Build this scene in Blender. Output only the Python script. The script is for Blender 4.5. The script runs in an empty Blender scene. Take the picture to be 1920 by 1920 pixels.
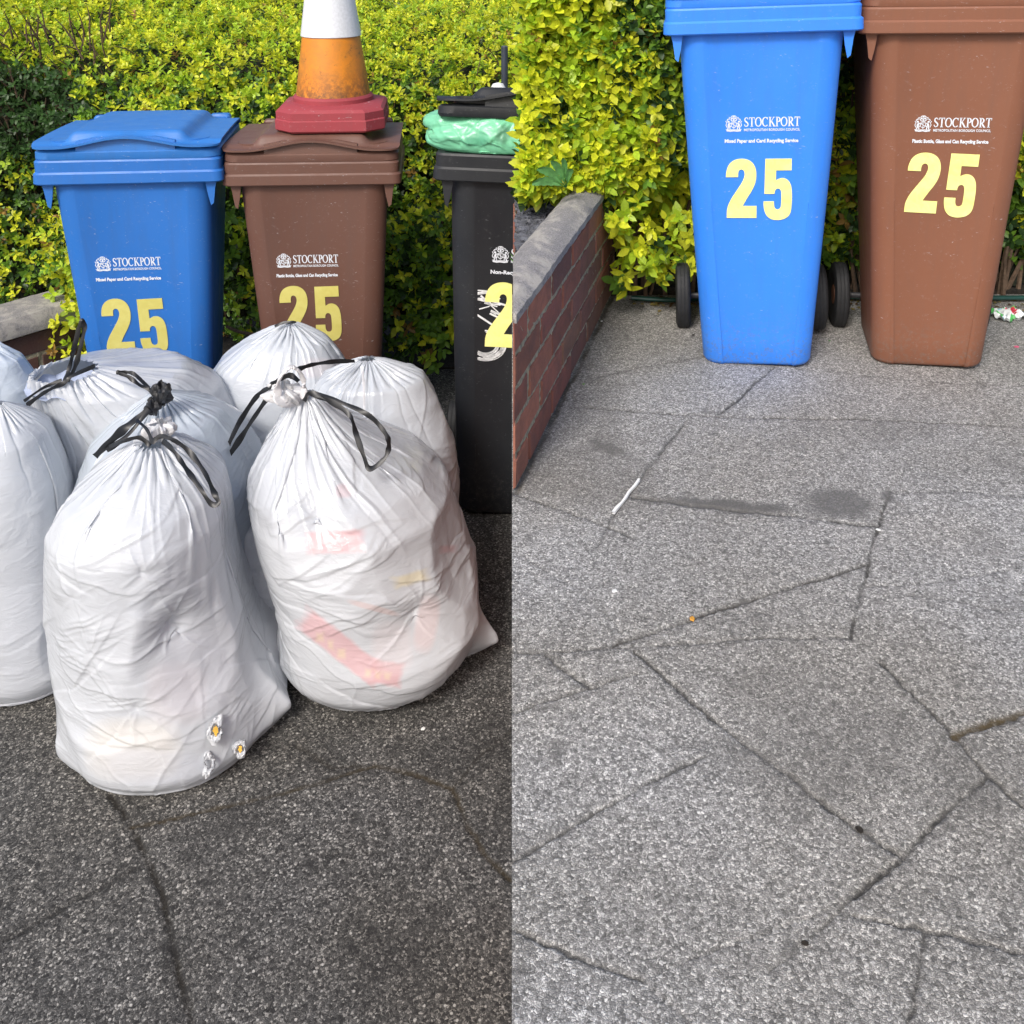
import bpy, bmesh, math, random
import numpy as np
from mathutils import Vector, Matrix
R = math.radians
SC = bpy.context.scene
COL = SC.collection

# ------------------------------------------------------------------ camera, sky, sun, exposure
CAMH, PITCH, FPX, CX, CY = 1.77, R(12.0), 1800.0, 960.0, 262.6
cam_d = bpy.data.cameras.new('camera')
cam = bpy.data.objects.new('camera', cam_d); COL.objects.link(cam)
cam.location = (0, 0, CAMH); cam.rotation_euler = (math.pi/2 - PITCH, 0, 0)
cam_d.sensor_width = 36.0; cam_d.lens = FPX/1920*36.0
cam_d.shift_y = -(960.0-CY)/1920.0
cam_d.clip_start = 0.05; cam_d.clip_end = 500
SC.camera = cam

SUN_EL, SUN_AZ = R(44), R(206)       # azimuth measured clockwise from +Y
world = bpy.data.worlds.new('World'); SC.world = world; world.use_nodes = True
wn = world.node_tree.nodes; wl = world.node_tree.links
bg = wn['Background']
sky = wn.new('ShaderNodeTexSky'); sky.sky_type = 'NISHITA'; sky.sun_disc = False
sky.sun_elevation = SUN_EL; sky.sun_rotation = SUN_AZ
sky.air_density = 1.0; sky.dust_density = 4.0; sky.ozone_density = 1.0
wl.new(sky.outputs[0], bg.inputs[0]); bg.inputs[1].default_value = 0.15
sd = bpy.data.lights.new('sun', 'SUN'); sd.energy = 1.7; sd.angle = R(14); sd.color = (1.0, 0.975, 0.935)
so = bpy.data.objects.new('sun', sd); COL.objects.link(so)
dirv = Vector((math.sin(SUN_AZ)*math.cos(SUN_EL), math.cos(SUN_AZ)*math.cos(SUN_EL), math.sin(SUN_EL)))
so.rotation_euler = dirv.to_track_quat('Z', 'Y').to_euler(); so.location = (-2, -3, 6)
SC.view_settings.view_transform = 'Standard'; SC.view_settings.look = 'None'
SC.view_settings.exposure = 0.40; SC.view_settings.gamma = 1.0
SC.cycles.max_bounces = 6; SC.cycles.use_denoising = True

# ------------------------------------------------------------------ pixel <-> place helpers (authoring only)
cP, sP = math.cos(PITCH), math.sin(PITCH)
def ray(px, py):
    a, b = (px-CX)/FPX, (py-CY)/FPX
    return Vector((a, cP - b*sP, -sP - b*cP))
def at(px, py, Y):
    d = ray(px, py); t = Y/d.y
    return Vector((d.x*t, Y, CAMH + d.z*t))
def gnd(px, py, z=0.0):
    d = ray(px, py); t = (z-CAMH)/d.z
    return Vector((d.x*t, d.y*t, z))
ZR = 0.774                         # level of the raised driveway on the right
rng = np.random.default_rng(7)

# ------------------------------------------------------------------ object helpers
def tag(o, label=None, cat=None, group=None, kind=None):
    if label: o['label'] = label
    if cat: o['category'] = cat
    if group: o['group'] = group
    if kind: o['kind'] = kind
    return o
def thing(name, label, cat, loc=(0,0,0), rotz=0, group=None, scale=1.0):
    o = bpy.data.objects.new(name, None); COL.objects.link(o)
    o.location = loc; o.rotation_euler = (0,0,rotz); o.scale = (scale,)*3
    o.empty_display_size = 0.1
    return tag(o, label, cat, group)
def mesh_obj(name, V, F, mat, parent=None, smooth=True, sharp=35, local=True):
    me = bpy.data.meshes.new(name)
    me.from_pydata([tuple(v) for v in V], [], [tuple(f) for f in F])
    bm = bmesh.new(); bm.from_mesh(me); bmesh.ops.recalc_face_normals(bm, faces=bm.faces); bm.to_mesh(me); bm.free()
    if smooth:
        me.shade_smooth(); me.set_sharp_from_angle(angle=R(sharp))
    me.materials.append(mat)
    o = bpy.data.objects.new(name, me); COL.objects.link(o)
    if parent: o.parent = parent
    return o
def np_mesh(name, V, F, mat, parent=None, smooth=True, col=None):
    """V (n,3) float, F (m,4) or (m,3) int; col (n,3) vertex colour"""
    me = bpy.data.meshes.new(name)
    V = np.asarray(V, np.float32); F = np.asarray(F, np.int32); k = F.shape[1]
    me.vertices.add(len(V)); me.vertices.foreach_set('co', V.ravel())
    me.loops.add(F.size); me.loops.foreach_set('vertex_index', F.ravel())
    me.polygons.add(len(F))
    me.polygons.foreach_set('loop_start', np.arange(0, F.size, k, dtype=np.int32))
    me.polygons.foreach_set('loop_total', np.full(len(F), k, np.int32))
    me.update(calc_edges=True); me.validate()
    me.polygons.foreach_set('use_smooth', np.full(len(F), smooth))
    if col is not None:
        a = me.color_attributes.new('tint', 'FLOAT_COLOR', 'POINT')
        c = np.ones((len(V), 4), np.float32); c[:, :3] = col
        a.data.foreach_set('color', c.ravel())
    me.materials.append(mat)
    o = bpy.data.objects.new(name, me); COL.objects.link(o)
    if parent: o.parent = parent
    return o
def lathe(prof, n=32, axis='z', cx=0, cy=0, cz=0):
    V, F = [], []
    for (r, h) in prof:
        for i in range(n):
            a = 2*math.pi*i/n
            if axis == 'z': V.append((cx+r*math.cos(a), cy+r*math.sin(a), cz+h))
            else: V.append((cx+h, cy+r*math.cos(a), cz+r*math.sin(a)))
    m = len(prof)
    for j in range(m-1):
        for i in range(n):
            F.append((j*n+i, j*n+(i+1)%n, (j+1)*n+(i+1)%n, (j+1)*n+i))
    if prof[0][0] > 1e-5: F.append(tuple(range(n)))
    if prof[-1][0] > 1e-5: F.append(tuple((m-1)*n+i for i in range(n)))
    return V, F
def loft(rings, cap0=True, cap1=True):
    V = [p for r in rings for p in r]; n = len(rings[0]); F = []
    for j in range(len(rings)-1):
        for i in range(n):
            F.append((j*n+i, j*n+(i+1)%n, (j+1)*n+(i+1)%n, (j+1)*n+i))
    if cap0: F.append(tuple(range(n)))
    if cap1: F.append(tuple((len(rings)-1)*n+i for i in range(n)))
    return V, F
def merge(*parts):
    V, F = [], []
    for v, f in parts:
        k = len(V); V += list(v); F += [tuple(i+k for i in q) for q in f]
    return V, F
def box(x0, x1, y0, y1, z0, z1, b=0.0):
    if b <= 0:
        V = [(x0,y0,z0),(x1,y0,z0),(x1,y1,z0),(x0,y1,z0),(x0,y0,z1),(x1,y0,z1),(x1,y1,z1),(x0,y1,z1)]
        return V, [(0,3,2,1),(4,5,6,7),(0,1,5,4),(1,2,6,5),(2,3,7,6),(3,0,4,7)]
    def ring(i, z): return [(x0+i,y0,z),(x1-i,y0,z),(x1,y0+i,z),(x1,y1-i,z),(x1-i,y1,z),(x0+i,y1,z),(x0,y1-i,z),(x0,y0+i,z)]
    def sh(r, i): 
        cx, cy = (x0+x1)/2, (y0+y1)/2
        return [(x-(i if x>cx else -i), y-(i if y>cy else -i), z) for x,y,z in r]
    return loft([sh(ring(b,z0),b*.7), ring(b,z0+b), ring(b,z1-b), sh(ring(b,z1),b*.7)])
def tube(pts, r, n=6, flat=1.0, closed=False, side=None):
    """sweep; r float or list; flat<1 squashes one axis"""
    pts = [Vector(p) for p in pts]; V, F = [], []; N = len(pts)
    up = Vector((0,0,1))
    for i, p in enumerate(pts):
        if closed: t = pts[(i+1)%N]-pts[i-1]
        else: t = pts[min(i+1,N-1)]-pts[max(i-1,0)]
        t.normalize()
        u = (side.copy() if side is not None else up.copy()); s = t.cross(u)
        if s.length < .15: s = t.cross(Vector((1,0,0)))
        s.normalize(); w = s.cross(t)
        rr = r[i] if hasattr(r, '__len__') else r
        for k in range(n):
            a = 2*math.pi*k/n
            V.append(p + s*math.cos(a)*rr + w*math.sin(a)*rr*flat)
    for j in range(N if closed else N-1):
        for k in range(n):
            F.append((j*n+k, j*n+(k+1)%n, ((j+1)%N)*n+(k+1)%n, ((j+1)%N)*n+k))
    if not closed: F += [tuple(range(n)), tuple((N-1)*n+k for k in range(n))]
    return V, F
def smooth_path(pts, m=8):
    pts = [Vector(p) for p in pts]; out = []
    P = [pts[0]]+pts+[pts[-1]]
    for i in range(1, len(P)-2):
        for k in range(m):
            t = k/m; p0,p1,p2,p3 = P[i-1],P[i],P[i+1],P[i+2]
            out.append(0.5*((2*p1)+(p2-p0)*t+(2*p0-5*p1+4*p2-p3)*t*t+(3*p1-p0-3*p2+p3)*t**3))
    out.append(pts[-1]); return out

# ------------------------------------------------------------------ materials
def mat(name):
    m = bpy.data.materials.new(name); m.use_nodes = True
    n, l = m.node_tree.nodes, m.node_tree.links
    return m, n, l, n['Principled BSDF']
def ramp(n, l, src, stops, interp='LINEAR'):
    r = n.new('ShaderNodeValToRGB'); cr = r.color_ramp; cr.interpolation = interp
    while len(cr.elements) < len(stops): cr.elements.new(.5)
    for e, (p, c) in zip(cr.elements, stops):
        e.position = p; e.color = (c[0], c[1], c[2], 1) if hasattr(c, '__len__') else (c, c, c, 1)
    l.new(src, r.inputs[0]); return r.outputs[0]
def noise(n, l, co, scale, detail=4, rough=.55, dist=0):
    t = n.new('ShaderNodeTexNoise'); t.inputs['Scale'].default_value = scale
    t.inputs['Detail'].default_value = detail; t.inputs['Roughness'].default_value = rough
    t.inputs['Distortion'].default_value = dist
    l.new(co, t.inputs['Vector']); return t.outputs['Fac']
def voro(n, l, co, scale, feat='F1', rand=1):
    t = n.new('ShaderNodeTexVoronoi'); t.feature = feat; t.inputs['Scale'].default_value = scale
    t.inputs['Randomness'].default_value = rand
    l.new(co, t.inputs['Vector']); return t
def mix(n, l, fac, a, b, mode='MIX'):
    m = n.new('ShaderNodeMix'); m.data_type = 'RGBA'; m.blend_type = mode
    for i, v in ((0, fac), (6, a), (7, b)):
        if isinstance(v, (int, float)) : m.inputs[i].default_value = v if i == 0 else (v, v, v, 1)
        elif isinstance(v, tuple): m.inputs[i].default_value = (v[0], v[1], v[2], 1)
        else: l.new(v, m.inputs[i])
    return m.outputs[2]
def math_(n, l, op, a, b=0.0):
    m = n.new('ShaderNodeMath'); m.operation = op
    for i, v in enumerate((a, b)):
        if isinstance(v, (int, float)): m.inputs[i].default_value = v
        else: l.new(v, m.inputs[i])
    return m.outputs[0]
def bump(n, l, h, strength, dist, bs, prev=None):
    b = n.new('ShaderNodeBump'); b.inputs['Strength'].default_value = strength; b.inputs['Distance'].default_value = dist
    l.new(h, b.inputs['Height'])
    if prev: l.new(prev, b.inputs['Normal'])
    if bs: l.new(b.outputs[0], bs.inputs['Normal'])
    return b.outputs[0]
def coords(n, kind='Object'):
    return n.new('ShaderNodeTexCoord').outputs[kind]

def plastic(name, col, rough=.45, scuff=.25, dirt=(.3,.3,.3), wear=1.0, foot=1.0):
    m, n, l, b = mat(name); co = coords(n)
    big = noise(n, l, co, 3.0, 5, .6)
    c = mix(n, l, ramp(n, l, big, [(.3, 0), (.75, .35*scuff)]), col, tuple(min(1, x*1.25+.02) for x in col))
    mp = n.new('ShaderNodeMapping'); mp.inputs['Scale'].default_value = (16, 16, 2.2); l.new(co, mp.inputs[0])
    streak = noise(n, l, mp.outputs[0], 2.0, 5, .7)
    c = mix(n, l, ramp(n, l, streak, [(.48, 0), (.75, .32*wear)]), c, tuple(x*.6+.03 for x in col))
    fine = noise(n, l, co, 60, 5, .75)
    c = mix(n, l, ramp(n, l, fine, [(.60, 0), (.70, .40*wear)]), c, tuple(min(1,x*.7+d*.4) for x, d in zip(col, dirt)))
    # thin pale scratches
    mp2 = n.new('ShaderNodeMapping'); mp2.inputs['Scale'].default_value = (9, 9, 30); mp2.inputs['Rotation'].default_value = (0, .6, .2); l.new(co, mp2.inputs[0])
    scr = noise(n, l, mp2.outputs[0], 5, 3, .5, 1.5)
    c = mix(n, l, ramp(n, l, scr, [(.695, 0), (.73, .40*wear)]), c, (.55, .57, .6))
    sp = n.new('ShaderNodeSeparateXYZ'); l.new(co, sp.inputs[0])   # splashed grit round the foot
    ft = math_(n, l, 'MULTIPLY', ramp(n, l, sp.outputs[2], [(.0, 1), (.22, 0)]), ramp(n, l, noise(n, l, co, 70, 5, .8), [(.50, 0), (.64, .6*wear*foot)]))
    c = mix(n, l, ft, c, (.17, .15, .13))
    l.new(c, b.inputs['Base Color'])
    l.new(ramp(n, l, noise(n, l, co, 9, 6, .7), [(.3, rough-.08), (.7, rough+.14)]), b.inputs['Roughness'])
    bump(n, l, noise(n, l, co, 420, 2, .5), .12, .0006, b)
    return m
def simple(name, col, rough=.6, nscale=40, var=.25, bmp=.15, bd=.001, spec=.5):
    m, n, l, b = mat(name); co = coords(n)
    f = noise(n, l, co, nscale, 5, .65)
    c = mix(n, l, ramp(n, l, f, [(.3, 0), (.7, 1)]), tuple(x*(1-var) for x in col), tuple(min(1, x*(1+var)) for x in col))
    l.new(c, b.inputs['Base Color']); b.inputs['Roughness'].default_value = rough
    b.inputs['Specular IOR Level'].default_value = spec
    bump(n, l, f, bmp, bd, b)
    return m

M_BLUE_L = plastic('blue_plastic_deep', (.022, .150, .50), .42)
M_BLUE_R = plastic('blue_plastic_bright', (.035, .23, .84), .42)  # right bins' plastics brightened: a stronger exposure put into the colour
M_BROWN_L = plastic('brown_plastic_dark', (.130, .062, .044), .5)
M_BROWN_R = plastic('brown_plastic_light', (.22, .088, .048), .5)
M_BLACK = plastic('black_plastic', (.014, .016, .020), .48, wear=.5)
LIDM = {M_BLUE_L: plastic('blue_lid_plastic_deep', (.026, .165, .50), .40, .5, wear=1.2, foot=0), M_BROWN_L: plastic('brown_lid_plastic_dark', (.135, .066, .048), .48, foot=0),
        M_BLUE_R: plastic('blue_lid_plastic_bright', (.035, .23, .84), .42, foot=0), M_BROWN_R: plastic('brown_lid_plastic_light', (.22, .088, .048), .5, foot=0), M_BLACK: plastic('black_lid_plastic', (.016, .018, .022), .45, foot=0)}
M_RUBBER = simple('tyre_rubber', (.016, .017, .019), .7, 60)
M_AXLE = simple('axle_steel', (.03, .03, .034), .45, 80)
M_PRINT = simple('white_print', (.72, .76, .82), .6, 300, .12)
M_PAINT = simple('white_brush_paint', (.75, .77, .78), .6, 90, .2)
def sticker(name, a, c2):
    m, n, l, b = mat(name); co = coords(n)
    f = noise(n, l, co, 26, 4, .6, .8)
    c = mix(n, l, ramp(n, l, f, [(.35, 0), (.72, 1)]), a, c2)
    l.new(c, b.inputs['Base Color']); b.inputs['Roughness'].default_value = .45
    bump(n, l, noise(n, l, co, 40, 3, .5), .25, .001, b)
    return m
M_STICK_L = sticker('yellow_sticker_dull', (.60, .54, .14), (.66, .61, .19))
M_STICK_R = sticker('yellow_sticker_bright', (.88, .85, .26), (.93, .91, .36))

def paving(name, dark, mid, light, bright, tone=1.0, scl=1.0, flecks=.9):
    m, n, l, b = mat(name); co = coords(n)
    wob = n.new('ShaderNodeTexNoise'); wob.inputs['Scale'].default_value = 130*scl; wob.inputs['Detail'].default_value = 2
    l.new(co, wob.inputs['Vector'])
    wm = n.new('ShaderNodeVectorMath'); wm.operation = 'SCALE'; wm.inputs['Scale'].default_value = .012/scl
    l.new(wob.outputs['Color'], wm.inputs[0])
    wa = n.new('ShaderNodeVectorMath'); wa.operation = 'ADD'; l.new(co, wa.inputs[0]); l.new(wm.outputs[0], wa.inputs[1])
    v = voro(n, l, wa.outputs[0], 185*scl)
    sep = n.new('ShaderNodeSeparateColor'); l.new(v.outputs['Color'], sep.inputs[0])
    c = ramp(n, l, sep.outputs[0], [(0, dark), (.35, mid), (.7, light), (1, bright)])
    ed = voro(n, l, wa.outputs[0], 185*scl, 'DISTANCE_TO_EDGE')
    c = mix(n, l, ramp(n, l, ed.outputs['Distance'], [(0, .75), (.16, 0)]), c, tuple(x*.45 for x in dark))
    mid_n = noise(n, l, co, 46*scl, 5, .75)
    c = mix(n, l, .8, c, ramp(n, l, mid_n, [(.28, (.66,.66,.66)), (.72, (1.30,1.30,1.30))]), 'MULTIPLY')
    big = noise(n, l, co, 2.3, 4, .6)
    c = mix(n, l, .75, c, ramp(n, l, big, [(.3, (.80,.785,.75)), (.7, (1.16,1.17,1.19))]), 'MULTIPLY')
    v2 = voro(n, l, co, 68*scl)
    s2 = n.new('ShaderNodeSeparateColor'); l.new(v2.outputs['Color'], s2.inputs[0])
    near = ramp(n, l, v2.outputs['Distance'], [(.16, 1), (.30, 0)])
    pick = ramp(n, l, s2.outputs[1], [(.80, 0), (.84, 1)], 'LINEAR')
    c = mix(n, l, math_(n, l, 'MULTIPLY', math_(n, l, 'MULTIPLY', near, pick), flecks), c, tuple(min(.85, x*1.9+.06) for x in bright))
    # joints / stains from the mesh attribute: r = joint dirt, g = damp stains and broad darker bands, b = moss or rust tone
    at_ = n.new('ShaderNodeAttribute'); at_.attribute_name = 'tint'
    s3 = n.new('ShaderNodeSeparateColor'); l.new(at_.outputs['Color'], s3.inputs[0])
    jn = mix(n, l, s3.outputs[2], tuple(x*.13 for x in mid), (.085, .06, .022))
    jf = math_(n, l, 'MULTIPLY', s3.outputs[0], ramp(n, l, noise(n, l, co, 60, 4, .7), [(.25, .5), (.5, 1)]))
    c = mix(n, l, jf, c, jn)
    c = mix(n, l, s3.outputs[1], c, tuple(x*.8 for x in dark))
    warm = noise(n, l, co, 1.4, 2, .5)
    c = mix(n, l, ramp(n, l, warm, [(.40, 0), (.62, .55)]), c, mix(n, l, 1.0, c, (.90, .84, .74), 'MULTIPLY'))
    l.new(c, b.inputs['Base Color']); b.inputs['Roughness'].default_value = .82
    b.inputs['Specular IOR Level'].default_value = .35
    h = mix(n, l, .5, ed.outputs['Distance'], mid_n)
    bump(n, l, h, .9, .004, b)
    return m
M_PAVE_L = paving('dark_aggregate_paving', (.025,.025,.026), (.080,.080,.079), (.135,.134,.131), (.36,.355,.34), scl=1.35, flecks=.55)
M_PAVE_R = paving('grey_aggregate_paving', (.15,.148,.146), (.32,.318,.313), (.45,.446,.438), (.74,.735,.72), scl=1.85, flecks=.40)  # lighter than the left paving: difference in exposure put into the colour

def brickm(name, dark=1.0):
    m, n, l, b = mat(name); co = coords(n)
    at_ = n.new('ShaderNodeAttribute'); at_.attribute_name = 'tint'
    f = noise(n, l, co, 18, 6, .7); g = noise(n, l, co, 120, 4, .7)
    c = mix(n, l, ramp(n, l, f, [(.35, 0), (.7, .6)]), at_.outputs['Color'], (.075*dark, .05*dark, .045*dark))
    c = mix(n, l, ramp(n, l, g, [(.62, 0), (.72, .5)]), c, (.24*dark, .20*dark, .17*dark))
    l.new(c, b.inputs['Base Color']); b.inputs['Roughness'].default_value = .88
    bump(n, l, g, .6, .003, b); return m
M_BRICK = brickm('red_brown_brick')
M_MORTAR = simple('lime_mortar', (.30, .275, .20), .95, 90, .5, .8, .004)
def copingm():
    m, n, l, b = mat('weathered_coping_stone'); co = coords(n)
    f = noise(n, l, co, 300, 3, .7)
    c = ramp(n, l, f, [(.3, (.13,.125,.125)), (.7, (.36,.345,.345))])
    g = noise(n, l, co, 16, 6, .7, .3)
    c = mix(n, l, ramp(n, l, g, [(.47, 0), (.60, .6)]), c, (.48, .45, .40))
    h = noise(n, l, co, 30, 4, .7)
    c = mix(n, l, ramp(n, l, h, [(.6, 0), (.75, .6)]), c, (.10, .095, .09))
    l.new(c, b.inputs['Base Color']); b.inputs['Roughness'].default_value = .9
    bump(n, l, f, .6, .003, b, bump(n, l, g, .4, .006, None)); return m
M_COPING = copingm()
M_SLATE = simple('slate_chip', (.10, .105, .125), .6, 60, .5, .5, .002)
M_SOIL = simple('dark_soil', (.022, .017, .012), .95, 70, .7, 1, .008)
M_TWIG = simple('privet_twig', (.13, .085, .055), .85, 90, .4)
M_HOSE = simple('green_hose', (.008, .05, .04), .4, 60, .2)

def leafm():
    m, n, l, b = mat('hedge_leaf'); 
    at_ = n.new('ShaderNodeAttribute'); at_.attribute_name = 'tint'
    co = coords(n); f = noise(n, l, co, 160, 2, .5)
    c = mix(n, l, .35, at_.outputs['Color'], ramp(n, l, f, [(.3, (.6,.6,.6)), (.7, (1.25,1.25,1.25))]), 'MULTIPLY')
    l.new(c, b.inputs['Base Color']); b.inputs['Roughness'].default_value = .42
    b.inputs['Specular IOR Level'].default_value = .45
    tr = n.new('ShaderNodeBsdfTranslucent'); l.new(c, tr.inputs[0])
    ms = n.new('ShaderNodeMixShader'); ms.inputs[0].default_value = .40
    l.new(b.outputs[0], ms.inputs[1]); l.new(tr.outputs[0], ms.inputs[2])
    l.new(ms.outputs[0], n['Material Output'].inputs[0]); return m
M_LEAF = leafm()

def filmm(name, rough=.22, base=None, trans=.24):
    m, n, l, b = mat(name)
    at_ = n.new('ShaderNodeAttribute'); at_.attribute_name = 'tint'
    co = coords(n)
    l.new(at_.outputs['Color'], b.inputs['Base Color'])
    b.inputs['Roughness'].default_value = rough; b.inputs['Specular IOR Level'].default_value = .75
    mp = n.new('ShaderNodeMapping'); mp.inputs['Scale'].default_value = (6, 6, 15); mp.inputs['Rotation'].default_value = (.25, .2, 0); l.new(co, mp.inputs[0])
    w = noise(n, l, mp.outputs[0], 2.2, 5, .5, .8)
    r_ = ramp(n, l, w, [(.36, 0), (.49, .7), (.5, 1), (.51, .7), (.64, 0)])
    bump(n, l, r_, .16, .005, b)
    tr = n.new('ShaderNodeBsdfTranslucent'); l.new(at_.outputs['Color'], tr.inputs[0])
    ms = n.new('ShaderNodeMixShader'); ms.inputs[0].default_value = trans
    l.new(b.outputs[0], ms.inputs[1]); l.new(tr.outputs[0], ms.inputs[2])
    l.new(ms.outputs[0], n['Material Output'].inputs[0])
    return m
M_FILM = filmm('white_bag_film')
M_GREENFILM = filmm('green_bag_film', .3)
M_STRING = simple('black_drawstring', (.011, .012, .014), .42, 60, .4, .4, .001)
M_ORANGE = None

# ------------------------------------------------------------------ SETTING: far ground, two paved levels
def big_sheet(name, x0, x1, y0, y1, z, m, hole=None):
    V = [(x0,y0,z),(x1,y0,z),(x1,y1,z),(x0,y1,z)]
    return mesh_obj(name, V, [(0,1,2,3)], m, smooth=False)

def seg_dist(X, Y, poly):
    """distance to a polyline in the plane"""
    d = np.full(X.shape, 9.0)
    for (ax, ay), (bx, by) in zip(poly[:-1], poly[1:]):
        ux, uy = bx-ax, by-ay; L2 = ux*ux+uy*uy+1e-9
        t = np.clip(((X-ax)*ux+(Y-ay)*uy)/L2, 0, 1)
        d = np.minimum(d, np.hypot(X-ax-ux*t, Y-ay-uy*t))
    return d
def vnoise(X, Y, sc, seed=0):
    """cheap smooth value noise"""
    r = np.random.default_rng(seed); G = r.random((64, 64))
    x, y = X*sc, Y*sc; xi, yi = np.floor(x).astype(int), np.floor(y).astype(int)
    fx, fy = x-xi, y-yi; fx = fx*fx*(3-2*fx); fy = fy*fy*(3-2*fy)
    g = lambda a, b: G[a % 64, b % 64]
    return (g(xi,yi)*(1-fx)+g(xi+1,yi)*fx)*(1-fy)+(g(xi,yi+1)*(1-fx)+g(xi+1,yi+1)*fx)*fy
def paved(name, x0, x1, y0, y1, z, joints, stains, m, nx=520, ny=620):
    xs = np.linspace(x0, x1, nx); ys = y0*(y1/y0)**np.linspace(0, 1, ny)
    X, Y = np.meshgrid(xs, ys)
    wx = X+(vnoise(X, Y, 14, 3)-.5)*.005+(vnoise(X, Y, 90, 4)-.5)*.004; wy = Y+(vnoise(X, Y, 14, 5)-.5)*.005+(vnoise(X, Y, 90, 6)-.5)*.004
    J = np.zeros_like(X); B = np.zeros_like(X); Z = np.full_like(X, z)
    for (pts, w, s, moss) in joints:
        g = [gnd(px, py, z) for px, py in pts]; poly = [(p.x, p.y) for p in g]
        d = seg_dist(wx, wy, poly)
        brk = np.clip(.45+1.0*vnoise(X, Y, 22, int(pts[0][0])), .35, 1)
        w = w*(.62 if z > .1 else .95); k = np.clip(1.6-d/w*(1+.8*(vnoise(X, Y, 120, 77)-.5)), 0, 1)*s*brk
        J = np.maximum(J, k); B = np.maximum(B, k*moss)
        halo = np.exp(-(d/(w*4))**2)*.32*s*vnoise(X, Y, 30, int(pts[0][1]))
        J = np.maximum(J, halo)
    Z -= J*.004
    Z += (vnoise(X, Y, 3, 11)-.5)*.006*np.clip((Y-y0)*3, 0, 1)
    S = np.zeros_like(X)
    for (px, py, rx, ry, s) in stains:
        g = gnd(px, py, z); q = ((X-g.x)/rx)**2+((Y-g.y)/ry)**2 + (vnoise(X, Y, 18, 21)-.5)*1.3 + (vnoise(X, Y, 60, 23)-.5)*.6
        S = np.maximum(S, np.clip(1.25-q, 0, 1)*s)
    S = np.maximum(S, np.clip((vnoise(X+7, Y+3, 5, 61)+.5*vnoise(X, Y, 16, 62)-.92)*1.3, 0, .30))
    S = np.maximum(S, np.clip((vnoise(X+2, Y+8, 34, 63)-.90)*8, 0, .6))
    idx = np.arange(nx*ny).reshape(ny, nx)
    F = np.stack([idx[:-1,:-1], idx[:-1,1:], idx[1:,1:], idx[1:,:-1]], -1).reshape(-1, 4)
    o = np_mesh(name, np.stack([X, Y, Z], -1).reshape(-1, 3), F, m, col=np.stack([J, S, B], -1).reshape(-1, 3))
    return tag(o, kind='structure')

LJ = [([(205,1490),(245,1545),(300,1665),(360,1920)], .006, .95, .1),
      ([(10,1765),(130,1695),(262,1628)], .005, .8, 0),
      ([(245,1552),(480,1500),(600,1470),(705,1435)], .005, .75, .6),
      ([(560,1400),(620,1440),(705,1438)], .006, .6, .3),
      ([(705,1435),(780,1455),(850,1480),(880,1550),(905,1600),(960,1650)], .0065, .75, .6),
      ([(850,1480),(900,1420),(960,1370)], .005, .5, .3),
      ([(600,1605),(700,1600),(800,1598)], .003, .4, 0),
      ([(850,1100),(960,1085)], .005, .6, 0), ([(700,1330),(960,1290)], .004, .5, 0),
      ([(905,960),(960,1180)], .004, .5, 0)]
RJ = [([(1075,762),(1200,772),(1370,784),(1700,790),(1920,800)], .0035, .65, .5),
      ([(1452,692),(1348,778)], .005, .9, 0), ([(1100,712),(1200,690),(1320,668)], .003, .6, 0),
      ([(1290,784),(1250,830),(1200,895),(1148,968)], .004, .7, 0),
      ([(1120,1030),(1148,968)], .003, .5, 0),
      ([(1183,932),(1400,958),(1640,986)], .0042, 1, 0),
      ([(1668,922),(1645,992),(1618,1095),(1595,1195)], .0038, .9, 0),
      ([(1665,924),(1790,922),(1920,932)], .0025, .6, 0),
      ([(972,930),(1090,968),(1190,1008)], .003, .75, .2),
      ([(1150,1208),(1290,1165),(1400,1130),(1540,1085),(1632,1055)], .004, .9, .15),
      ([(970,1222),(1180,1212),(1400,1202),(1595,1194)], .0026, .6, 0),
      ([(1020,1225),(1060,1255),(1108,1287)], .0035, .85, 0),
      ([(970,1330),(1108,1287),(1195,1262)], .0028, .6, .3),
      ([(1190,1220),(1300,1318),(1440,1430),(1615,1558),(1695,1605)], .0035, .95, 0),
      ([(1620,1100),(1760,1090),(1920,1060)], .0022, .5, 0), ([(1700,1112),(1800,1125),(1880,1145)], .0025, .5, 0),
      ([(1650,1240),(1700,1290),(1790,1377),(1850,1445),(1920,1515)], .0032, .85, 0),
      ([(1788,1378),(1850,1355),(1925,1330)], .007, .95, .95),
      ([(1855,1455),(1780,1520),(1700,1600),(1600,1682)], .0035, .95, 0),
      ([(960,1612),(1080,1540),(1200,1475),(1320,1420)], .003, .75, 0),
      ([(970,1748),(1080,1790),(1200,1838)], .003, .8, 0), ([(1200,1838),(1290,1920)], .0025, .4, 0),
      ([(1738,1745),(1715,1850),(1700,1930)], .003, .75, 0),
      ([(1600,1682),(1520,1750),(1440,1820)], .0024, .6, 0),
      ([(1595,1715),(1740,1745),(1920,1785)], .0026, .7, 0),
      ([(1075,735),(1080,764)], .003, .6, .3), ([(1560,700),(1700,712),(1920,722)], .0025, .55, 0),
      ([(1800,692),(1850,722)], .003, .6, 0),
      ([(1152,546),(1100,655),(1040,775),(968,924)], .010, .85, .35), ([(1150,545),(1300,528),(1600,520),(1910,525)], .02, .5, .3),
      ([(972,1040),(1080,1100),(1180,1200)], .002, .35, 0), ([(1600,1682),(1560,1700),(1200,1838)], .0018, .3, 0)]
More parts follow.
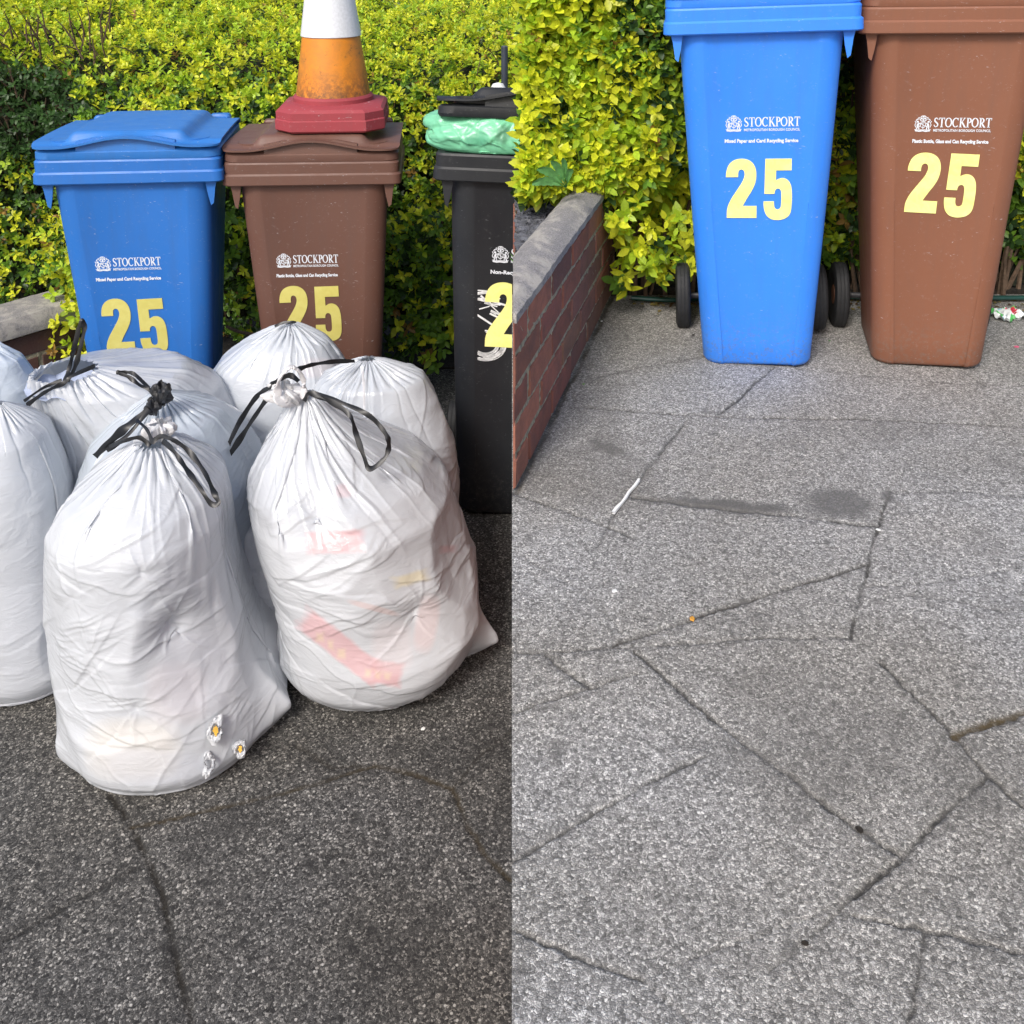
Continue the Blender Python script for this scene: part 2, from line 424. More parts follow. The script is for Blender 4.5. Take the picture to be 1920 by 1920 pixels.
stR = [(1128,842,.040,.032,.8), (1270,938,.06,.016,.85), (1350,945,.07,.018,.9), (1440,953,.08,.020,.9), (1560,942,.07,.045,.8), (1615,1555,.012,.010,.9),
       (1480,1775,.010,.012,.8), (1395,1130,.010,.008,.9), (1300,560,.22,.05,.3), (1700,560,.4,.06,.35), (1265,1040,.006,.006,.9),
       (1880,1130,.04,.05,.22), (1665,930,.012,.02,.8), (1300,630,.006,.01,.8), (1250,545,.3,.05,.4)]  # broad faint entries darken a strip along the hedge foot
stL = [(385,1655,.012,.010,.8), (580,1625,.012,.012,.8), (695,1745,.010,.010,.8), (660,1775,.012,.008,.8), (905,1000,.2,.08,.15)]  # last entry is a broad faint darkening before the black bin
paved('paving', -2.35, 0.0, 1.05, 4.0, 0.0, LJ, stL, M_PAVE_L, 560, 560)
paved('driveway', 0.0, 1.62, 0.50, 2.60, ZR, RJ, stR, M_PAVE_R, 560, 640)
tag(big_sheet('ground', -30, 30, -30, 40, -0.012, M_PAVE_L), kind='structure')
def sheet_attr(o): return o
# raised driveway continued outside the detailed sheet
tag(mesh_obj('driveway', *merge(([(0,-3,ZR-.003),(1.62,-3,ZR-.003),(1.62,.5,ZR-.003),(0,.5,ZR-.003)], [(0,1,2,3)]),
    ([(1.62,-3,ZR-.003),(5,-3,ZR-.003),(5,2.6,ZR-.003),(1.62,2.6,ZR-.003)], [(0,1,2,3)])), M_PAVE_R, smooth=False), kind='structure')
tag(mesh_obj('garden_soil', *merge(box(-3.6, -.02, 3.72, 5.6, -.01, .012)), M_SOIL, smooth=False), kind='structure')

# ------------------------------------------------------------------ brick walls
def brick_wall(name, label, A, B, z0, courses, ch, bl, thick, group=None, coping=None, tones=None, seed=1, side=1, top_h=.045):
    """wall from A to B (xy of the visible face), thickness to the left of A->B times side"""
    r = random.Random(seed)
    A = Vector((A[0], A[1], 0)); B = Vector((B[0], B[1], 0)); L = (B-A).length
    d = (B-A).normalized(); nrm = Vector((-d.y, d.x, 0))*side
    t = thing(name, label, 'wall', (A.x, A.y, z0))
    V, F, Cc = [], [], []
    j = .0125*ch/.075
    tones = tones or [(.30,.105,.072), (.25,.085,.062), (.36,.135,.085), (.20,.085,.07), (.28,.135,.09)]
    for c in range(courses):
        z = c*ch; x = -(bl/2 if c % 2 else 0)
        while x < L:
            x0, x1 = max(x, 0)+j/2, min(x+bl, L)-j/2
            if x1-x0 > .012:
                k = len(V); e = r.uniform(-.0022, .0022); tn = r.choice(tones); q = r.uniform(.75, 1.2)
                def P(u, w, zz): p = d*u+nrm*w; return (p.x, p.y, zz)
                bb = .0025
                zz0, zz1 = z+j/2+r.uniform(-.001,.001), z+ch-j/2
                ringA = [P(x0, bb, zz0), P(x1, bb, zz0), P(x1, bb, zz1), P(x0, bb, zz1)]
                ringF = [P(x0+bb, -e, zz0+bb), P(x1-bb, -e+r.uniform(-.0012,.0012), zz0+bb), P(x1-bb, -e, zz1-bb), P(x0+bb, -e, zz1-bb)]
                ringB = [P(x0, thick-.004, zz0), P(x1, thick-.004, zz0), P(x1, thick-.004, zz1), P(x0, thick-.004, zz1)]
                V += ringF+ringA+ringB
                F += [(k,k+1,k+2,k+3)]
                for a in range(2):
                    for i in range(4): F.append((k+a*4+i, k+a*4+4+i, k+a*4+4+(i+1)%4, k+a*4+(i+1)%4))
                F += [(k+8,k+11,k+10,k+9)]
                Cc += [tuple(v*q for v in tn)]*12
            x += bl
    o = mesh_obj('bricks', V, F, M_BRICK, t, smooth=False)
    a = o.data.color_attributes.new('tint', 'FLOAT_COLOR', 'POINT')
    for i, c3 in enumerate(Cc): a.data[i].color = (*c3, 1)
    H = courses*ch
    def P(u, w, zz): p = d*u+nrm*w; return (p.x, p.y, zz)
    q = .0028
    # mortar core: gently rough grid on the seen face
    nu, nz = max(2, int(L/.012)), max(2, int(H/.012)); V, F = [], []
    for b_ in range(nz+1):
        for a_ in range(nu+1):
            V.append(P(L*a_/nu, q+r.uniform(-.0015,.0018), H*b_/nz))
    for b_ in range(nz):
        for a_ in range(nu):
            k = b_*(nu+1)+a_; F.append((k, k+1, k+nu+2, k+nu+1))
    bxv = [P(.0005,q+.002,0),P(L-.0005,q+.002,0),P(L-.0005,thick-.007,0),P(.0005,thick-.007,0),P(.0005,q+.002,H),P(L-.0005,q+.002,H),P(L-.0005,thick-.007,H),P(.0005,thick-.007,H)]
    V, F = merge((V, F), (bxv, box(0,1,0,1,0,1)[1]))
    mesh_obj('mortar', V, F, M_MORTAR, t, smooth=False)
    if coping:
        ov, hh = coping
        n = max(4, int(L/.02)); rings = []
        for i in range(n+1):
            u = L*i/n; w = lambda: r.uniform(-.0012, .0012)
            rings.append([P(u, -ov+w(), H+.001), P(u, -ov+w(), H+hh*.55+w()), P(u, -ov+.02, H+hh+w()), P(u, thick*.5, H+hh+.008+w()), P(u, thick+ov-.02, H+hh+w()), P(u, thick+ov, H+hh*.5+w()), P(u, thick+ov, H+.001)])
        mesh_obj('coping', *loft(rings), M_COPING, t, sharp=50)
    return t

# ------------------------------------------------------------------ PBD plastic film bags
def fam(P, du, dv, L, kc, ks, pin):
    """one family of distance constraints (periodic in u); kc resists compression, ks stretch"""
    if dv: A, B = P[:-dv], np.roll(P, -du, 1)[dv:]
    else: A, B = P, np.roll(P, -du, 1)
    D = B-A; l = np.sqrt((D*D).sum(-1))+1e-9
    e = l-L; k = np.where(e > 0, ks, kc)
    C = D*((e/l)*k*.5)[..., None]*.55
    if dv:
        P[:-dv] += C; Q = np.zeros_like(P); Q[dv:] = C; P -= np.roll(Q, du, 1)
    else:
        P += C; P -= np.roll(C, du, 1)
    return P
def upsample(P, nu, nv):
    v0, u0 = P.shape[:2]
    uu = np.arange(nu)*u0/nu; vv = np.linspace(0, v0-1, nv)
    ui = np.floor(uu).astype(int); uf = (uu-ui)[None, :, None]; vi = np.minimum(np.floor(vv).astype(int), v0-2); vf = (vv-vi)[:, None, None]
    g = lambda a, b: P[a][:, b % u0]
    return (g(vi,ui)*(1-uf)+g(vi,ui+1)*uf)*(1-vf)+(g(vi+1,ui)*(1-uf)+g(vi+1,ui+1)*uf)*vf
def sim_bag(prof, seed, neck_r=.02, slack=1.05, facets=18, lumps=(), tails=(), pleats=22, pamp=1.0, dimples=(), levels=((60,44,90),(120,88,60),(240,176,46)), fmin=.87, fmax=1.07, sup=2.3, cling=.14):
    """prof: list of (z, cx, cy, a, b) from the top down to z=0.  returns verts (nv,nu,3) and helper"""
    r = np.random.default_rng(seed)
    pr = np.array(prof, float); zs = pr[::-1, 0]; ztop = pr[0, 0]
    it = lambda col, z: np.interp(z, zs, pr[::-1, col])
    nrm = r.normal(size=(facets, 3)); nrm[:, 2] *= .75; nrm /= np.linalg.norm(nrm, axis=1)[:, None]; ks = r.uniform(.93, 1.03, facets)
    def Rad(th, z):
        a, b = it(3, z), it(4, z)
        c, s = np.cos(th), np.sin(th)
        R0 = 1/((np.abs(c)/a)**sup+(np.abs(s)/b)**sup)**(1/sup)
        zn = np.clip(z/ztop, 0, 1); ph = (zn-.5)*2.6
        d = np.stack([c*np.cos(ph), s*np.cos(ph), np.sin(ph)+0*c], -1)
        q = d@nrm.T; g = np.where(q > .25, ks/np.maximum(q, .25), 9).min(-1)
        g = np.clip(g, fmin, fmax); w = np.clip((1-zn)*4, 0, 1)
        R0 = R0*(1+(g-1)*w)
        for (t0, z0, wt, wz, amp) in lumps:
            dt = (th-t0+np.pi) % (2*np.pi)-np.pi
            R0 = R0+amp*np.exp(-(dt/wt)**2-((z-z0)/wz)**2)
        for (t0, z0, wt, amp) in tails:
            dt = np.abs((th-t0+np.pi) % (2*np.pi)-np.pi)
            R0 = R0+amp*np.clip(1-dt/wt, 0, 1)**1.6*np.clip(1-np.abs(z-z0)/(z0+.05), 0, 1)
        return R0
    # initial meridian
    nu, nv, _ = levels[0]
    fin = it(3, 0.0)
    # arc-length parametrise mean profile
    zz = np.linspace(ztop, 0, 200); rr = (it(3, zz)+it(4, zz))/2
    zz = np.concatenate([zz, np.full(20, .0)]); rr = np.concatenate([rr, np.linspace(rr[-1], rr[-1]*.45, 20)])
    sl = np.concatenate([[0], np.cumsum(np.hypot(np.diff(zz), np.diff(rr)))]); LT = sl[-1]
    def place(nu, nv):
        s = np.linspace(0, LT, nv); Z = np.interp(s, sl, zz)[:, None]+np.zeros((1, nu)); rs = np.interp(s, sl, rr)[:, None]
        th = np.arange(nu)*2*np.pi/nu+np.zeros((nv, 1))
        Rr = Rad(th, Z); base = (s > sl[199])[:, None]
        Rr = np.where(base, Rad(th, np.zeros_like(Z))*rs/rr[199], Rr)
        amp = np.exp(-(s/LT/.22)**1.2)[:, None]
        Rr = Rr*(1.02+amp*pamp*.30*np.sin(pleats*th+2.5*np.sin(3*th+seed))+amp*pamp*.12*np.sin((pleats*1.7)//1*th+seed))
        Rr = Rr*(1+.01*r.normal(size=Rr.shape))
        X = it(1, Z)+Rr*np.cos(th); Y = it(2, Z)+Rr*np.sin(th)
        return np.stack([X, Y, np.maximum(Z, .004)], -1)
    P = place(nu, nv)
    per = max(2*np.pi*math.sqrt((a*a+b*b)/2) for _, _, _, a, b in prof)*slack
    for li, (nu, nv, its) in enumerate(levels):
        if li: P = upsample(P, nu, nv); P += r.normal(size=P.shape)*.0009/li
        Lu, Lv = per/nu, LT*1.015/(nv-1); Ld = math.hypot(Lu, Lv)
        prev = P.copy(); pin0 = P[0].copy(); pinN = P[-1].copy()
        dz = []
        for (t0, z0, depth) in dimples:
            th0 = t0; zr = z0
            tgt = np.array([it(1, zr), it(2, zr), zr])+(Rad(np.array(th0), np.array(zr))-depth)*np.array([math.cos(th0), math.sin(th0), 0])
            srf = np.array([it(1, zr), it(2, zr), zr])+(Rad(np.array(th0), np.array(zr)))*np.array([math.cos(th0), math.sin(th0), 0])
            k = ((P-srf)**2).sum(-1).argmin(); dz.append((k//nu, k % nu, tgt))
        kb = (.10, .13, .16)[min(li, 2)]
        for i in range(its):
            V = (P-prev)*.86; prev = P.copy(); P = P+V
            P[..., 2] -= .00045*(60/nu)
            for _ in range(3):
                P = fam(P, 1, 0, Lu, .55, 1, None); P = fam(P, 0, 1, Lv, .8, 1, None)
                P = fam(P, 1, 1, Ld, .15, .5, None); P = fam(P, -1, 1, Ld, .15, .5, None)
                P = fam(P, 2, 0, 2*Lu, kb, .0, None); P = fam(P, 0, 2, 2*Lv, kb*1.2, .0, None)
                P[0] = pin0; P[-1] = pinN
                for (a, b, tg) in dz: P[a, b] = tg
            cxy = np.stack([it(1, P[..., 2]), it(2, P[..., 2])], -1); D = P[..., :2]-cxy
            rad = np.sqrt((D*D).sum(-1))+1e-9; th = np.arctan2(D[..., 1], D[..., 0]); Rr = Rad(th, np.clip(P[..., 2], 0, ztop))
            for (t0, z0, depth) in dimples:
                dt = ((th-t0+np.pi) % (2*np.pi)-np.pi)*.2
                Rr = Rr-depth*1.1*np.exp(-((dt/.035)**2+((P[..., 2]-z0)/.035)**2))
            low = P[..., 2] < .012; nr = np.where(rad < Rr, Rr, rad)
            nr = np.where(rad > Rr+.006, rad-cling*(rad-Rr-.006), nr)
            nr = np.where(low & (np.arange(nv)[:, None] > nv*.9), rad, nr)
            top = (P[..., 2] > ztop*.93); nr = np.where(top & (rad < Rr), rad+.3*(Rr*.55-rad)*(rad < Rr*.55), nr)
            P[..., :2] = cxy+D*(nr/rad)[..., None]
            P[..., 2] = np.maximum(P[..., 2], .003)
            P[0] = pin0; P[-1] = pinN
    # light smoothing
    for _ in range(1):
        Q = P.copy(); Q[1:-1] = (P[1:-1]*4+P[:-2]+P[2:]+np.roll(P, 1, 1)[1:-1]+np.roll(P, -1, 1)[1:-1])/8; P = Q
    return P
def normals(P):
    du = np.roll(P, -1, 1)-np.roll(P, 1, 1); dv = np.gradient(P, axis=0); n = np.cross(dv, du)
    return n/(np.linalg.norm(n, axis=-1)[..., None]+1e-12)
def crease(P, prof, seed, n_side=46, n_neck=30, n_foot=26, stars=(), amp=1.0, neck_len=.45):
    """sharp folds pressed into the film: fan from the neck, drag lines round the belly, gathers at the foot, stars at snags"""
    r = np.random.default_rng(seed+100); pr = np.array(prof); H = pr[0, 0]; zs = pr[::-1, 0]
    it = lambda c, z: np.interp(z, zs, pr[::-1, c])
    X, Y, Z = P[..., 0], P[..., 1], P[..., 2]; th = np.arctan2(Y-it(2, Z), X-it(1, Z)); Rm = float(np.max(pr[:, 3]))
    w1 = (vnoise(th*2+40, Z*9+40, 1.0, seed)-.5)*.035; w2 = (vnoise(th*2+50, Z*9+50, 1.0, seed+1)-.5)*.045
    w3 = (vnoise(th*6+40, Z*24+40, 1.0, seed+2)-.5)*.014
    S, T = th*Rm+w1+w3, Z+w2*.6+w3; L0 = 2*np.pi*Rm
    h = np.zeros_like(S)
    def line(s0, t0, ds, dt, L, A, wa, wb, bend=0.0):
        a = (S-s0+L0/2) % L0-L0/2; b = T-t0; l = a*ds+b*dt; d = -a*dt+b*ds-bend*(l*(L-l))
        q = np.clip(l/L, 0, 1); tp = np.where((l > 0) & (l < L), np.sin(np.pi*np.clip(q, 0, 1)**.75)**.6, 0)
        return A*.74*tp*np.where(d > 0, np.exp(-d/wa), np.exp(d/wb))
    for i in range(n_side):
        s0 = r.uniform(0, L0); t0 = r.uniform(.06, .80)*H; an = r.normal()*.45+(.3 if r.random() < .5 else -.3); L = r.uniform(.10, .36)
        h += line(s0, t0, math.cos(an), math.sin(an), L, amp*r.choice([1, -1, 1])*r.uniform(.0016, .0048), r.uniform(.007, .034), r.uniform(.0010, .0026), r.normal()*.5)
    for i in range(n_side//3):           # bundles of near parallel drag lines
        s0 = r.uniform(0, L0); t0 = r.uniform(.06, .7)*H; an = r.normal()*.30; L = r.uniform(.08, .2); bd = r.normal()*.8
        for k in range(r.integers(3, 6)):
            t0 += r.uniform(.007, .014); s0 += r.normal()*.012
            h += line(s0, t0, math.cos(an), math.sin(an), L*r.uniform(.6, 1.1), amp*r.uniform(.0012, .0030), .0060, .0016, bd)
    for i in range(n_neck):
        s0 = r.uniform(0, L0); L = r.uniform(.12, neck_len)*H; an = -math.pi/2+r.normal()*.10
        h += line(s0, H*1.0, math.cos(an), math.sin(an), L, amp*r.choice([1, 1, -1])*r.uniform(.002, .0055), r.uniform(.004, .011), r.uniform(.002, .005), 0)
    for i in range(n_foot):
        s0 = r.uniform(0, L0); L = r.uniform(.06, .20); an = math.pi/2+r.normal()*.55
        h += line(s0, r.uniform(-.03, .02), math.cos(an), math.sin(an), L, amp*r.choice([1, -1])*r.uniform(.0015, .0045), r.uniform(.004, .012), r.uniform(.002, .005), r.normal()*1.2)
    for (t0_, z0, Ls, A, k) in stars:
        a0 = r.uniform(0, 6.28)
        for i in range(k):
            an = a0+2*math.pi*i/k+r.normal()*.22
            h += line(t0_*Rm+.004*math.cos(an), z0+.004*math.sin(an), math.cos(an), math.sin(an), Ls*r.uniform(.5, 1.25), A*r.uniform(.6, 1.1), .005, .0026, r.normal()*.6)
        dd = np.hypot((S-t0_*Rm+L0/2) % L0-L0/2, T-z0); h -= A*1.6*np.exp(-(dd/.02)**1.3)
    # flat panels pressed from inside: broad, angular
    f1 = vnoise(S*1.0+30, T+30, 11, seed+5); f2 = vnoise(S+60, T+60, 20, seed+6)
    h += amp*.005*np.abs(f1-.5)+amp*.002*np.abs(f2-.5)
    h *= np.clip((Z-.006)/.03, .15, 1)*np.clip((H*1.0-Z)/(.02), .2, 1)
    h = np.clip(h, -.012, .014)
    return P+normals(P)*h[..., None]
def bag_mesh(name, P, m, parent, col):
    nv, nu = P.shape[:2]
    idx = np.arange(nv*nu).reshape(nv, nu); nx = np.roll(idx, -1, 1)
    F = np.stack([idx[:-1], idx[1:], nx[1:], nx[:-1]], -1).reshape(-1, 4)
    off = np.array(parent.location) if parent else 0
    return np_mesh(name, (P-off).reshape(-1, 3), F, m, parent, col=col.reshape(-1, 3))
def prof_from_px(sil, Y, dep=.86, topb=1.0, fwd=.5):
    """silhouette rows (py, xl, xr) top->bottom seen at depth Y; rows lower down lie nearer by part of their depth"""
    ws = []; n = len(sil); out = []
    for i, (py, xl, xr) in enumerate(sil):
        f = fwd*(i/(n-1))**1.3
        p0, p1 = at(xl, py, Y-f*.2), at(xr, py, Y-f*.2)
        out.append([p0.z, (p0.x+p1.x)/2, Y, (p1.x-p0.x)/2, (p1.x-p0.x)/2*dep])
    for i in range(1, n): out[i][0] -= .26*out[i][4]*max(0, 1-i/(n*.62))
    zmin = out[-1][0]
    for o in out: o[0] = (o[0]-zmin)*out[0][0]/(out[0][0]-zmin)
    return out
def patch(px, py, P, poly_fn): pass
def to_px(P):
    x, y, z = P[..., 0], P[..., 1], P[..., 2]-CAMH
    dF = y*cP-z*sP; dU = y*sP+z*cP
    return CX+FPX*x/dF, CY-FPX*dU/dF
# printed / packed things faintly seen through the film: fixed to the film as areas of its colour
def film_col(P, base, blobs=(), seed=0, quads=(), mott=.03):
    col = np.ones(P.shape)*np.array(base)
    u, v = P[..., 0]*1.3+P[..., 1]*.7, P[..., 2]
    nz = vnoise(u+9, v+9, 5, seed)-.5; nz2 = vnoise(u+9, v+9, 13, seed+1)-.5
    col *= (1+mott*2*nz+mott*nz2)[..., None]
    X, Y = to_px(P); front = P[..., 1] < P[..., 1].mean()
    for (px, py, rx, ry, ang, c, s) in blobs:
        hard = s >= .5 and (tuple(c) == PK or max(rx, ry) < 40)
        ca, sa = math.cos(R(ang)), math.sin(R(ang)); dx, dy = X-px, Y-py
        a, b = dx*ca+dy*sa, -dx*sa+dy*ca
        k = (np.clip((1.0-np.maximum(np.abs(a)/rx, np.abs(b)/ry))*min(rx, ry)/7+.5*(vnoise(X, Y, .11, 5)-.5)+.25, 0, 1) if hard else np.clip(1.3-((np.abs(a)/rx)**3+(np.abs(b)/ry)**3), 0, 1))*s*front
        col = col*(1-k[..., None])+np.array(c)*k[..., None]
    return np.clip(col, 0, .93)
def ribbon(pts, w, parent, name='drawstring', side=None, m=None, crumple=.2, seed=0, flat=.16):
    """flat black drawtape: a thin strip that twists a little and is creased along its length"""
    r = random.Random(seed); path = smooth_path(pts, 10); off = Vector(parent.location); N = len(path); V, F = [], []
    tw = r.uniform(0, 6); prof = [(-1, 0), (-.45, .55), (0, .1), (.45, .6), (1, 0), (.4, -.5), (-.4, -.5)]; k = len(prof)
    for i, p in enumerate(path):
        t = (path[min(i+1, N-1)]-path[max(i-1, 0)]).normalized(); d = (p-Vector((0, 0, CAMH))).normalized() if side is None else side
        s = t.cross(d).normalized(); u = s.cross(t)
        a = .55*math.sin(i*.21+tw)+.25*math.sin(i*.5+tw*2); s, u = s*math.cos(a)+u*math.sin(a), u*math.cos(a)-s*math.sin(a)
        ww = w*(.95+.16*math.sin(i*.33+tw)+.10*math.sin(i*.83))
        for x, y in prof: V.append(p-off+s*x*ww+u*y*ww*flat*1.6)
    for j in range(N-1):
        for q in range(k): F.append((j*k+q, j*k+(q+1)%k, (j+1)*k+(q+1)%k, (j+1)*k+q))
    F += [tuple(range(k)), tuple((N-1)*k+q for q in range(k))]
    return mesh_obj(name, V, F, m or M_STRING, parent, sharp=25)

PK = (.74, .44, .46)
WHITE = (.67, .70, .74)
G_BAG = 'full bin bags heaped in front of the wheelie bins'

# ------------------------------------------------------------------ WHEELIE BINS
HB = 1.15
def yf(z): return .105-.075*(z/1.08)                 # front face leans back towards the foot
def rrect(wf, wb, y0, y1, r, z, n=7, panel=None, rec=.006):
    pts = []
    def arc(cx, cy, a0, a1, rr):
        for i in range(n+1):
            a = R(a0+(a1-a0)*i/n); pts.append((cx+rr*math.cos(a), cy+rr*math.sin(a), z))
    arc(-wf/2+r, y0+r, 180, 270, r)
    if panel:
        p = panel; pts.extend([(-p-.010, y0, z), (-p, y0+rec, z), (p, y0+rec, z), (p+.010, y0, z)])
    arc(wf/2-r, y0+r, 270, 360, r)
    arc(wb/2-r*.6, y1-r*.6, 0, 90, r*.6); arc(-wb/2+r*.6, y1-r*.6, 90, 180, r*.6)
    return pts
def text_mesh(s, size, bold=0.0, spacing=1.0):
    c = bpy.data.curves.new('lettering', 'FONT'); c.body = s; c.size = size; c.offset = bold; c.space_character = spacing
    c.resolution_u = 3
    o = bpy.data.objects.new('lettering', c); COL.objects.link(o)
    bpy.context.view_layer.update()
    me = o.to_mesh(); V = [(v.co.x, v.co.y) for v in me.vertices]; F = [tuple(p.vertices) for p in me.polygons]
    o.to_mesh_clear(); bpy.data.objects.remove(o); bpy.data.curves.remove(c)
    return V, F
def fit(VF, x0, x1, y0, y1):
    V, F = VF; a0, a1 = min(v[0] for v in V), max(v[0] for v in V); b0, b1 = min(v[1] for v in V), max(v[1] for v in V)
    return [(x0+(v[0]-a0)/(a1-a0)*(x1-x0), y0+(v[1]-b0)/(b1-b0)*(y1-y0)) for v in V], F
def stroke(pts, w):
    V, F = [], []; N = len(pts)
    for i, (x, y) in enumerate(pts):
        a, b = pts[max(i-1, 0)], pts[min(i+1, N-1)]
        tx, ty = b[0]-a[0], b[1]-a[1]; L = math.hypot(tx, ty) or 1
        ww = (w[i] if hasattr(w, '__len__') else w)/2
        V += [(x-ty/L*ww, y+tx/L*ww), (x+ty/L*ww, y-tx/L*ww)]
    for i in range(N-1): F.append((2*i, 2*i+1, 2*i+3, 2*i+2))
    return V, F
def m2(*parts):
    V, F = [], []
    for v, f in parts:
        k = len(V); V += list(v); F += [tuple(i+k for i in q) for q in f]
    return V, F
def serif_word():
    """STOCKPORT in a light roman capital: thick and thin strokes with serifs"""
    tk, th, sf = .17, .075, .06
    def stem(x, y0=0, y1=1, w=tk): return m2(stroke([(x, y0), (x, y1)], w), stroke([(x-w, y0+sf/2), (x+w, y0+sf/2)], sf), stroke([(x-w, y1-sf/2), (x+w, y1-sf/2)], sf))
    def arc(cx, cy, rx, ry, a0, a1, n=22):
        p, w = [], []
        for i in range(n+1):
            a = R(a0+(a1-a0)*i/n); p.append((cx+rx*math.cos(a), cy+ry*math.sin(a))); w.append(th+(tk-th)*abs(math.cos(a))**1.5)
        return stroke(p, w)
    def S():
        p = [(.50,.78),(.47,.9),(.32,.96),(.15,.9),(.1,.76),(.15,.62),(.32,.5),(.48,.38),(.53,.24),(.46,.1),(.3,.04),(.13,.08),(.07,.24)]
        w = [.1,.08,.08,.12,.15,.16,.17,.16,.15,.12,.08,.08,.12]; return stroke(p, w), .6
    def T(): return m2(stem(.38, 0, .97), stroke([(.04,.95),(.72,.95)], .08), stroke([(.06,.76),(.04,.98)], .06), stroke([(.70,.76),(.72,.98)], .06)), .76
    def O(): return arc(.43,.5,.36,.46,0,360,34), .88
    def C(): return m2(arc(.43,.5,.36,.46,48,315), stroke([(.70,.72),(.70,.97)], .07)), .80
    def K(): return m2(stem(.2), stroke([(.28,.45),(.66,.95)], th), stroke([(.36,.56),(.76,.03)], tk), stroke([(.54,.97),(.78,.97)], sf), stroke([(.6,.03),(.9,.03)], sf)), .86
    def P(): return m2(stem(.2), arc(.28,.72,.30,.24,-90,90,14), stroke([(.2,.96),(.3,.96)], th), stroke([(.2,.48),(.3,.48)], th)), .64
    def Rr(): return m2(P()[0], stroke([(.34,.46),(.70,.03)], tk), stroke([(.58,.03),(.84,.03)], sf)), .80
    x = 0; parts = []
    for L in (S, T, O, C, K, P, O, Rr, T):
        (V, F), w = L(); parts.append(([(a+x, b) for a, b in V], F)); x += w+.03
    return m2(*parts)
def crest():
    """coat of arms: supporters either side of a shield, helm and crest above, scroll below"""
    def blob(cx, cy, rx, ry, n=12, rot=0):
        c, s = math.cos(rot), math.sin(rot)
        V = [(cx+rx*math.cos(2*math.pi*i/n)*c-ry*math.sin(2*math.pi*i/n)*s, cy+rx*math.cos(2*math.pi*i/n)*s+ry*math.sin(2*math.pi*i/n)*c) for i in range(n)]
        return V, [tuple(range(n))]
    def ring(cx, cy, rx, ry, w, a0=0, a1=360, n=18):
        return stroke([(cx+rx*math.cos(R(a0+(a1-a0)*i/n)), cy+ry*math.sin(R(a0+(a1-a0)*i/n))) for i in range(n+1)], w)
    P = [stroke([(.10,.06),(.3,.02),(.5,.05),(.7,.02),(.9,.06)], .085), stroke([(.06,.13),(.3,.10),(.5,.13),(.7,.10),(.94,.13)], .03)]
    P += [stroke([(.36,.55),(.64,.55),(.64,.34),(.5,.2),(.36,.34),(.36,.55)], .045), stroke([(.36,.55),(.64,.3)], .04), stroke([(.5,.22),(.5,.55)], .03)]
    P += [blob(.42,.47,.03,.03), blob(.57,.36,.03,.04)]
    P += [ring(.5,.74,.15,.10,.05), blob(.5,.74,.05,.06), stroke([(.34,.86),(.66,.86)], .05), ring(.5,.92,.13,.07,.045,0,180), blob(.5,.95,.05,.035)]
    for s in (-1, 1):
        q = lambda x: .5+s*x
        P += [blob(q(.27),.42,.06,.15,12,s*.25), blob(q(.29),.62,.065,.06), stroke([(q(.27),.5),(q(.16),.52)], .05), stroke([(q(.27),.38),(q(.17),.3)], .05),
              stroke([(q(.28),.3),(q(.34),.12)], .06), stroke([(q(.22),.3),(q(.2),.13)], .05), stroke([(q(.36),.25),(q(.43),.4),(q(.38),.55),(q(.44),.66)], .04),
              stroke([(q(.2),.8),(q(.33),.78),(q(.37),.68)], .05), stroke([(q(.18),.9),(q(.27),.86)], .04)]
    return m2(*P)
D2 = [(0,95),(0,72),(12,32),(40,8),(80,0),(120,8),(147,33),(158,72),(155,118),(138,160),(110,203),(88,243),(160,243),(160,305),(5,305),(5,258),(22,215),(55,165),(84,122),(95,95),(97,75),(91,60),(79,55),(67,61),(63,75),(63,95)]
D5 = [(5,0),(145,0),(145,58),(63,58),(63,108),(86,96),(113,97),(138,116),(150,155),(150,242),(142,281),(116,303),(75,311),(36,305),(9,281),(-2,240),(-2,214),(54,214),(55,238),(62,252),(75,256),(88,250),(93,236),(93,168),(87,153),(75,148),(62,153),(57,166),(57,176),(2,176)]
def rounded(poly, k=1):
    for _ in range(k):
        out = []; n = len(poly)
        for i in range(n):
            a, b, c = poly[i-1], poly[i], poly[(i+1) % n]
            def ang():
                u = (a[0]-b[0], a[1]-b[1]); v = (c[0]-b[0], c[1]-b[1])
                return math.degrees(math.acos(max(-1, min(1, (u[0]*v[0]+u[1]*v[1])/(math.hypot(*u)*math.hypot(*v)+1e-9)))))
            if ang() > 125: out += [((a[0]+3*b[0])/4, (a[1]+3*b[1])/4), ((c[0]+3*b[0])/4, (c[1]+3*b[1])/4)]
            else: out.append(b)
        poly = out
    return poly
def digit(poly, x0, ztop, w, h, rot=0):
    poly = rounded(poly, 2)
    pts = [(x0+p[0]/160*w, ztop-p[1]/305*h) for p in poly]
    cx = sum(p[0] for p in pts)/len(pts); cz = sum(p[1] for p in pts)/len(pts); c, s = math.cos(rot), math.sin(rot)
    return [(cx+(a-cx)*c-(b-cz)*s, cz+(a-cx)*s+(b-cz)*c) for a, b in pts], [tuple(range(len(pts)))]
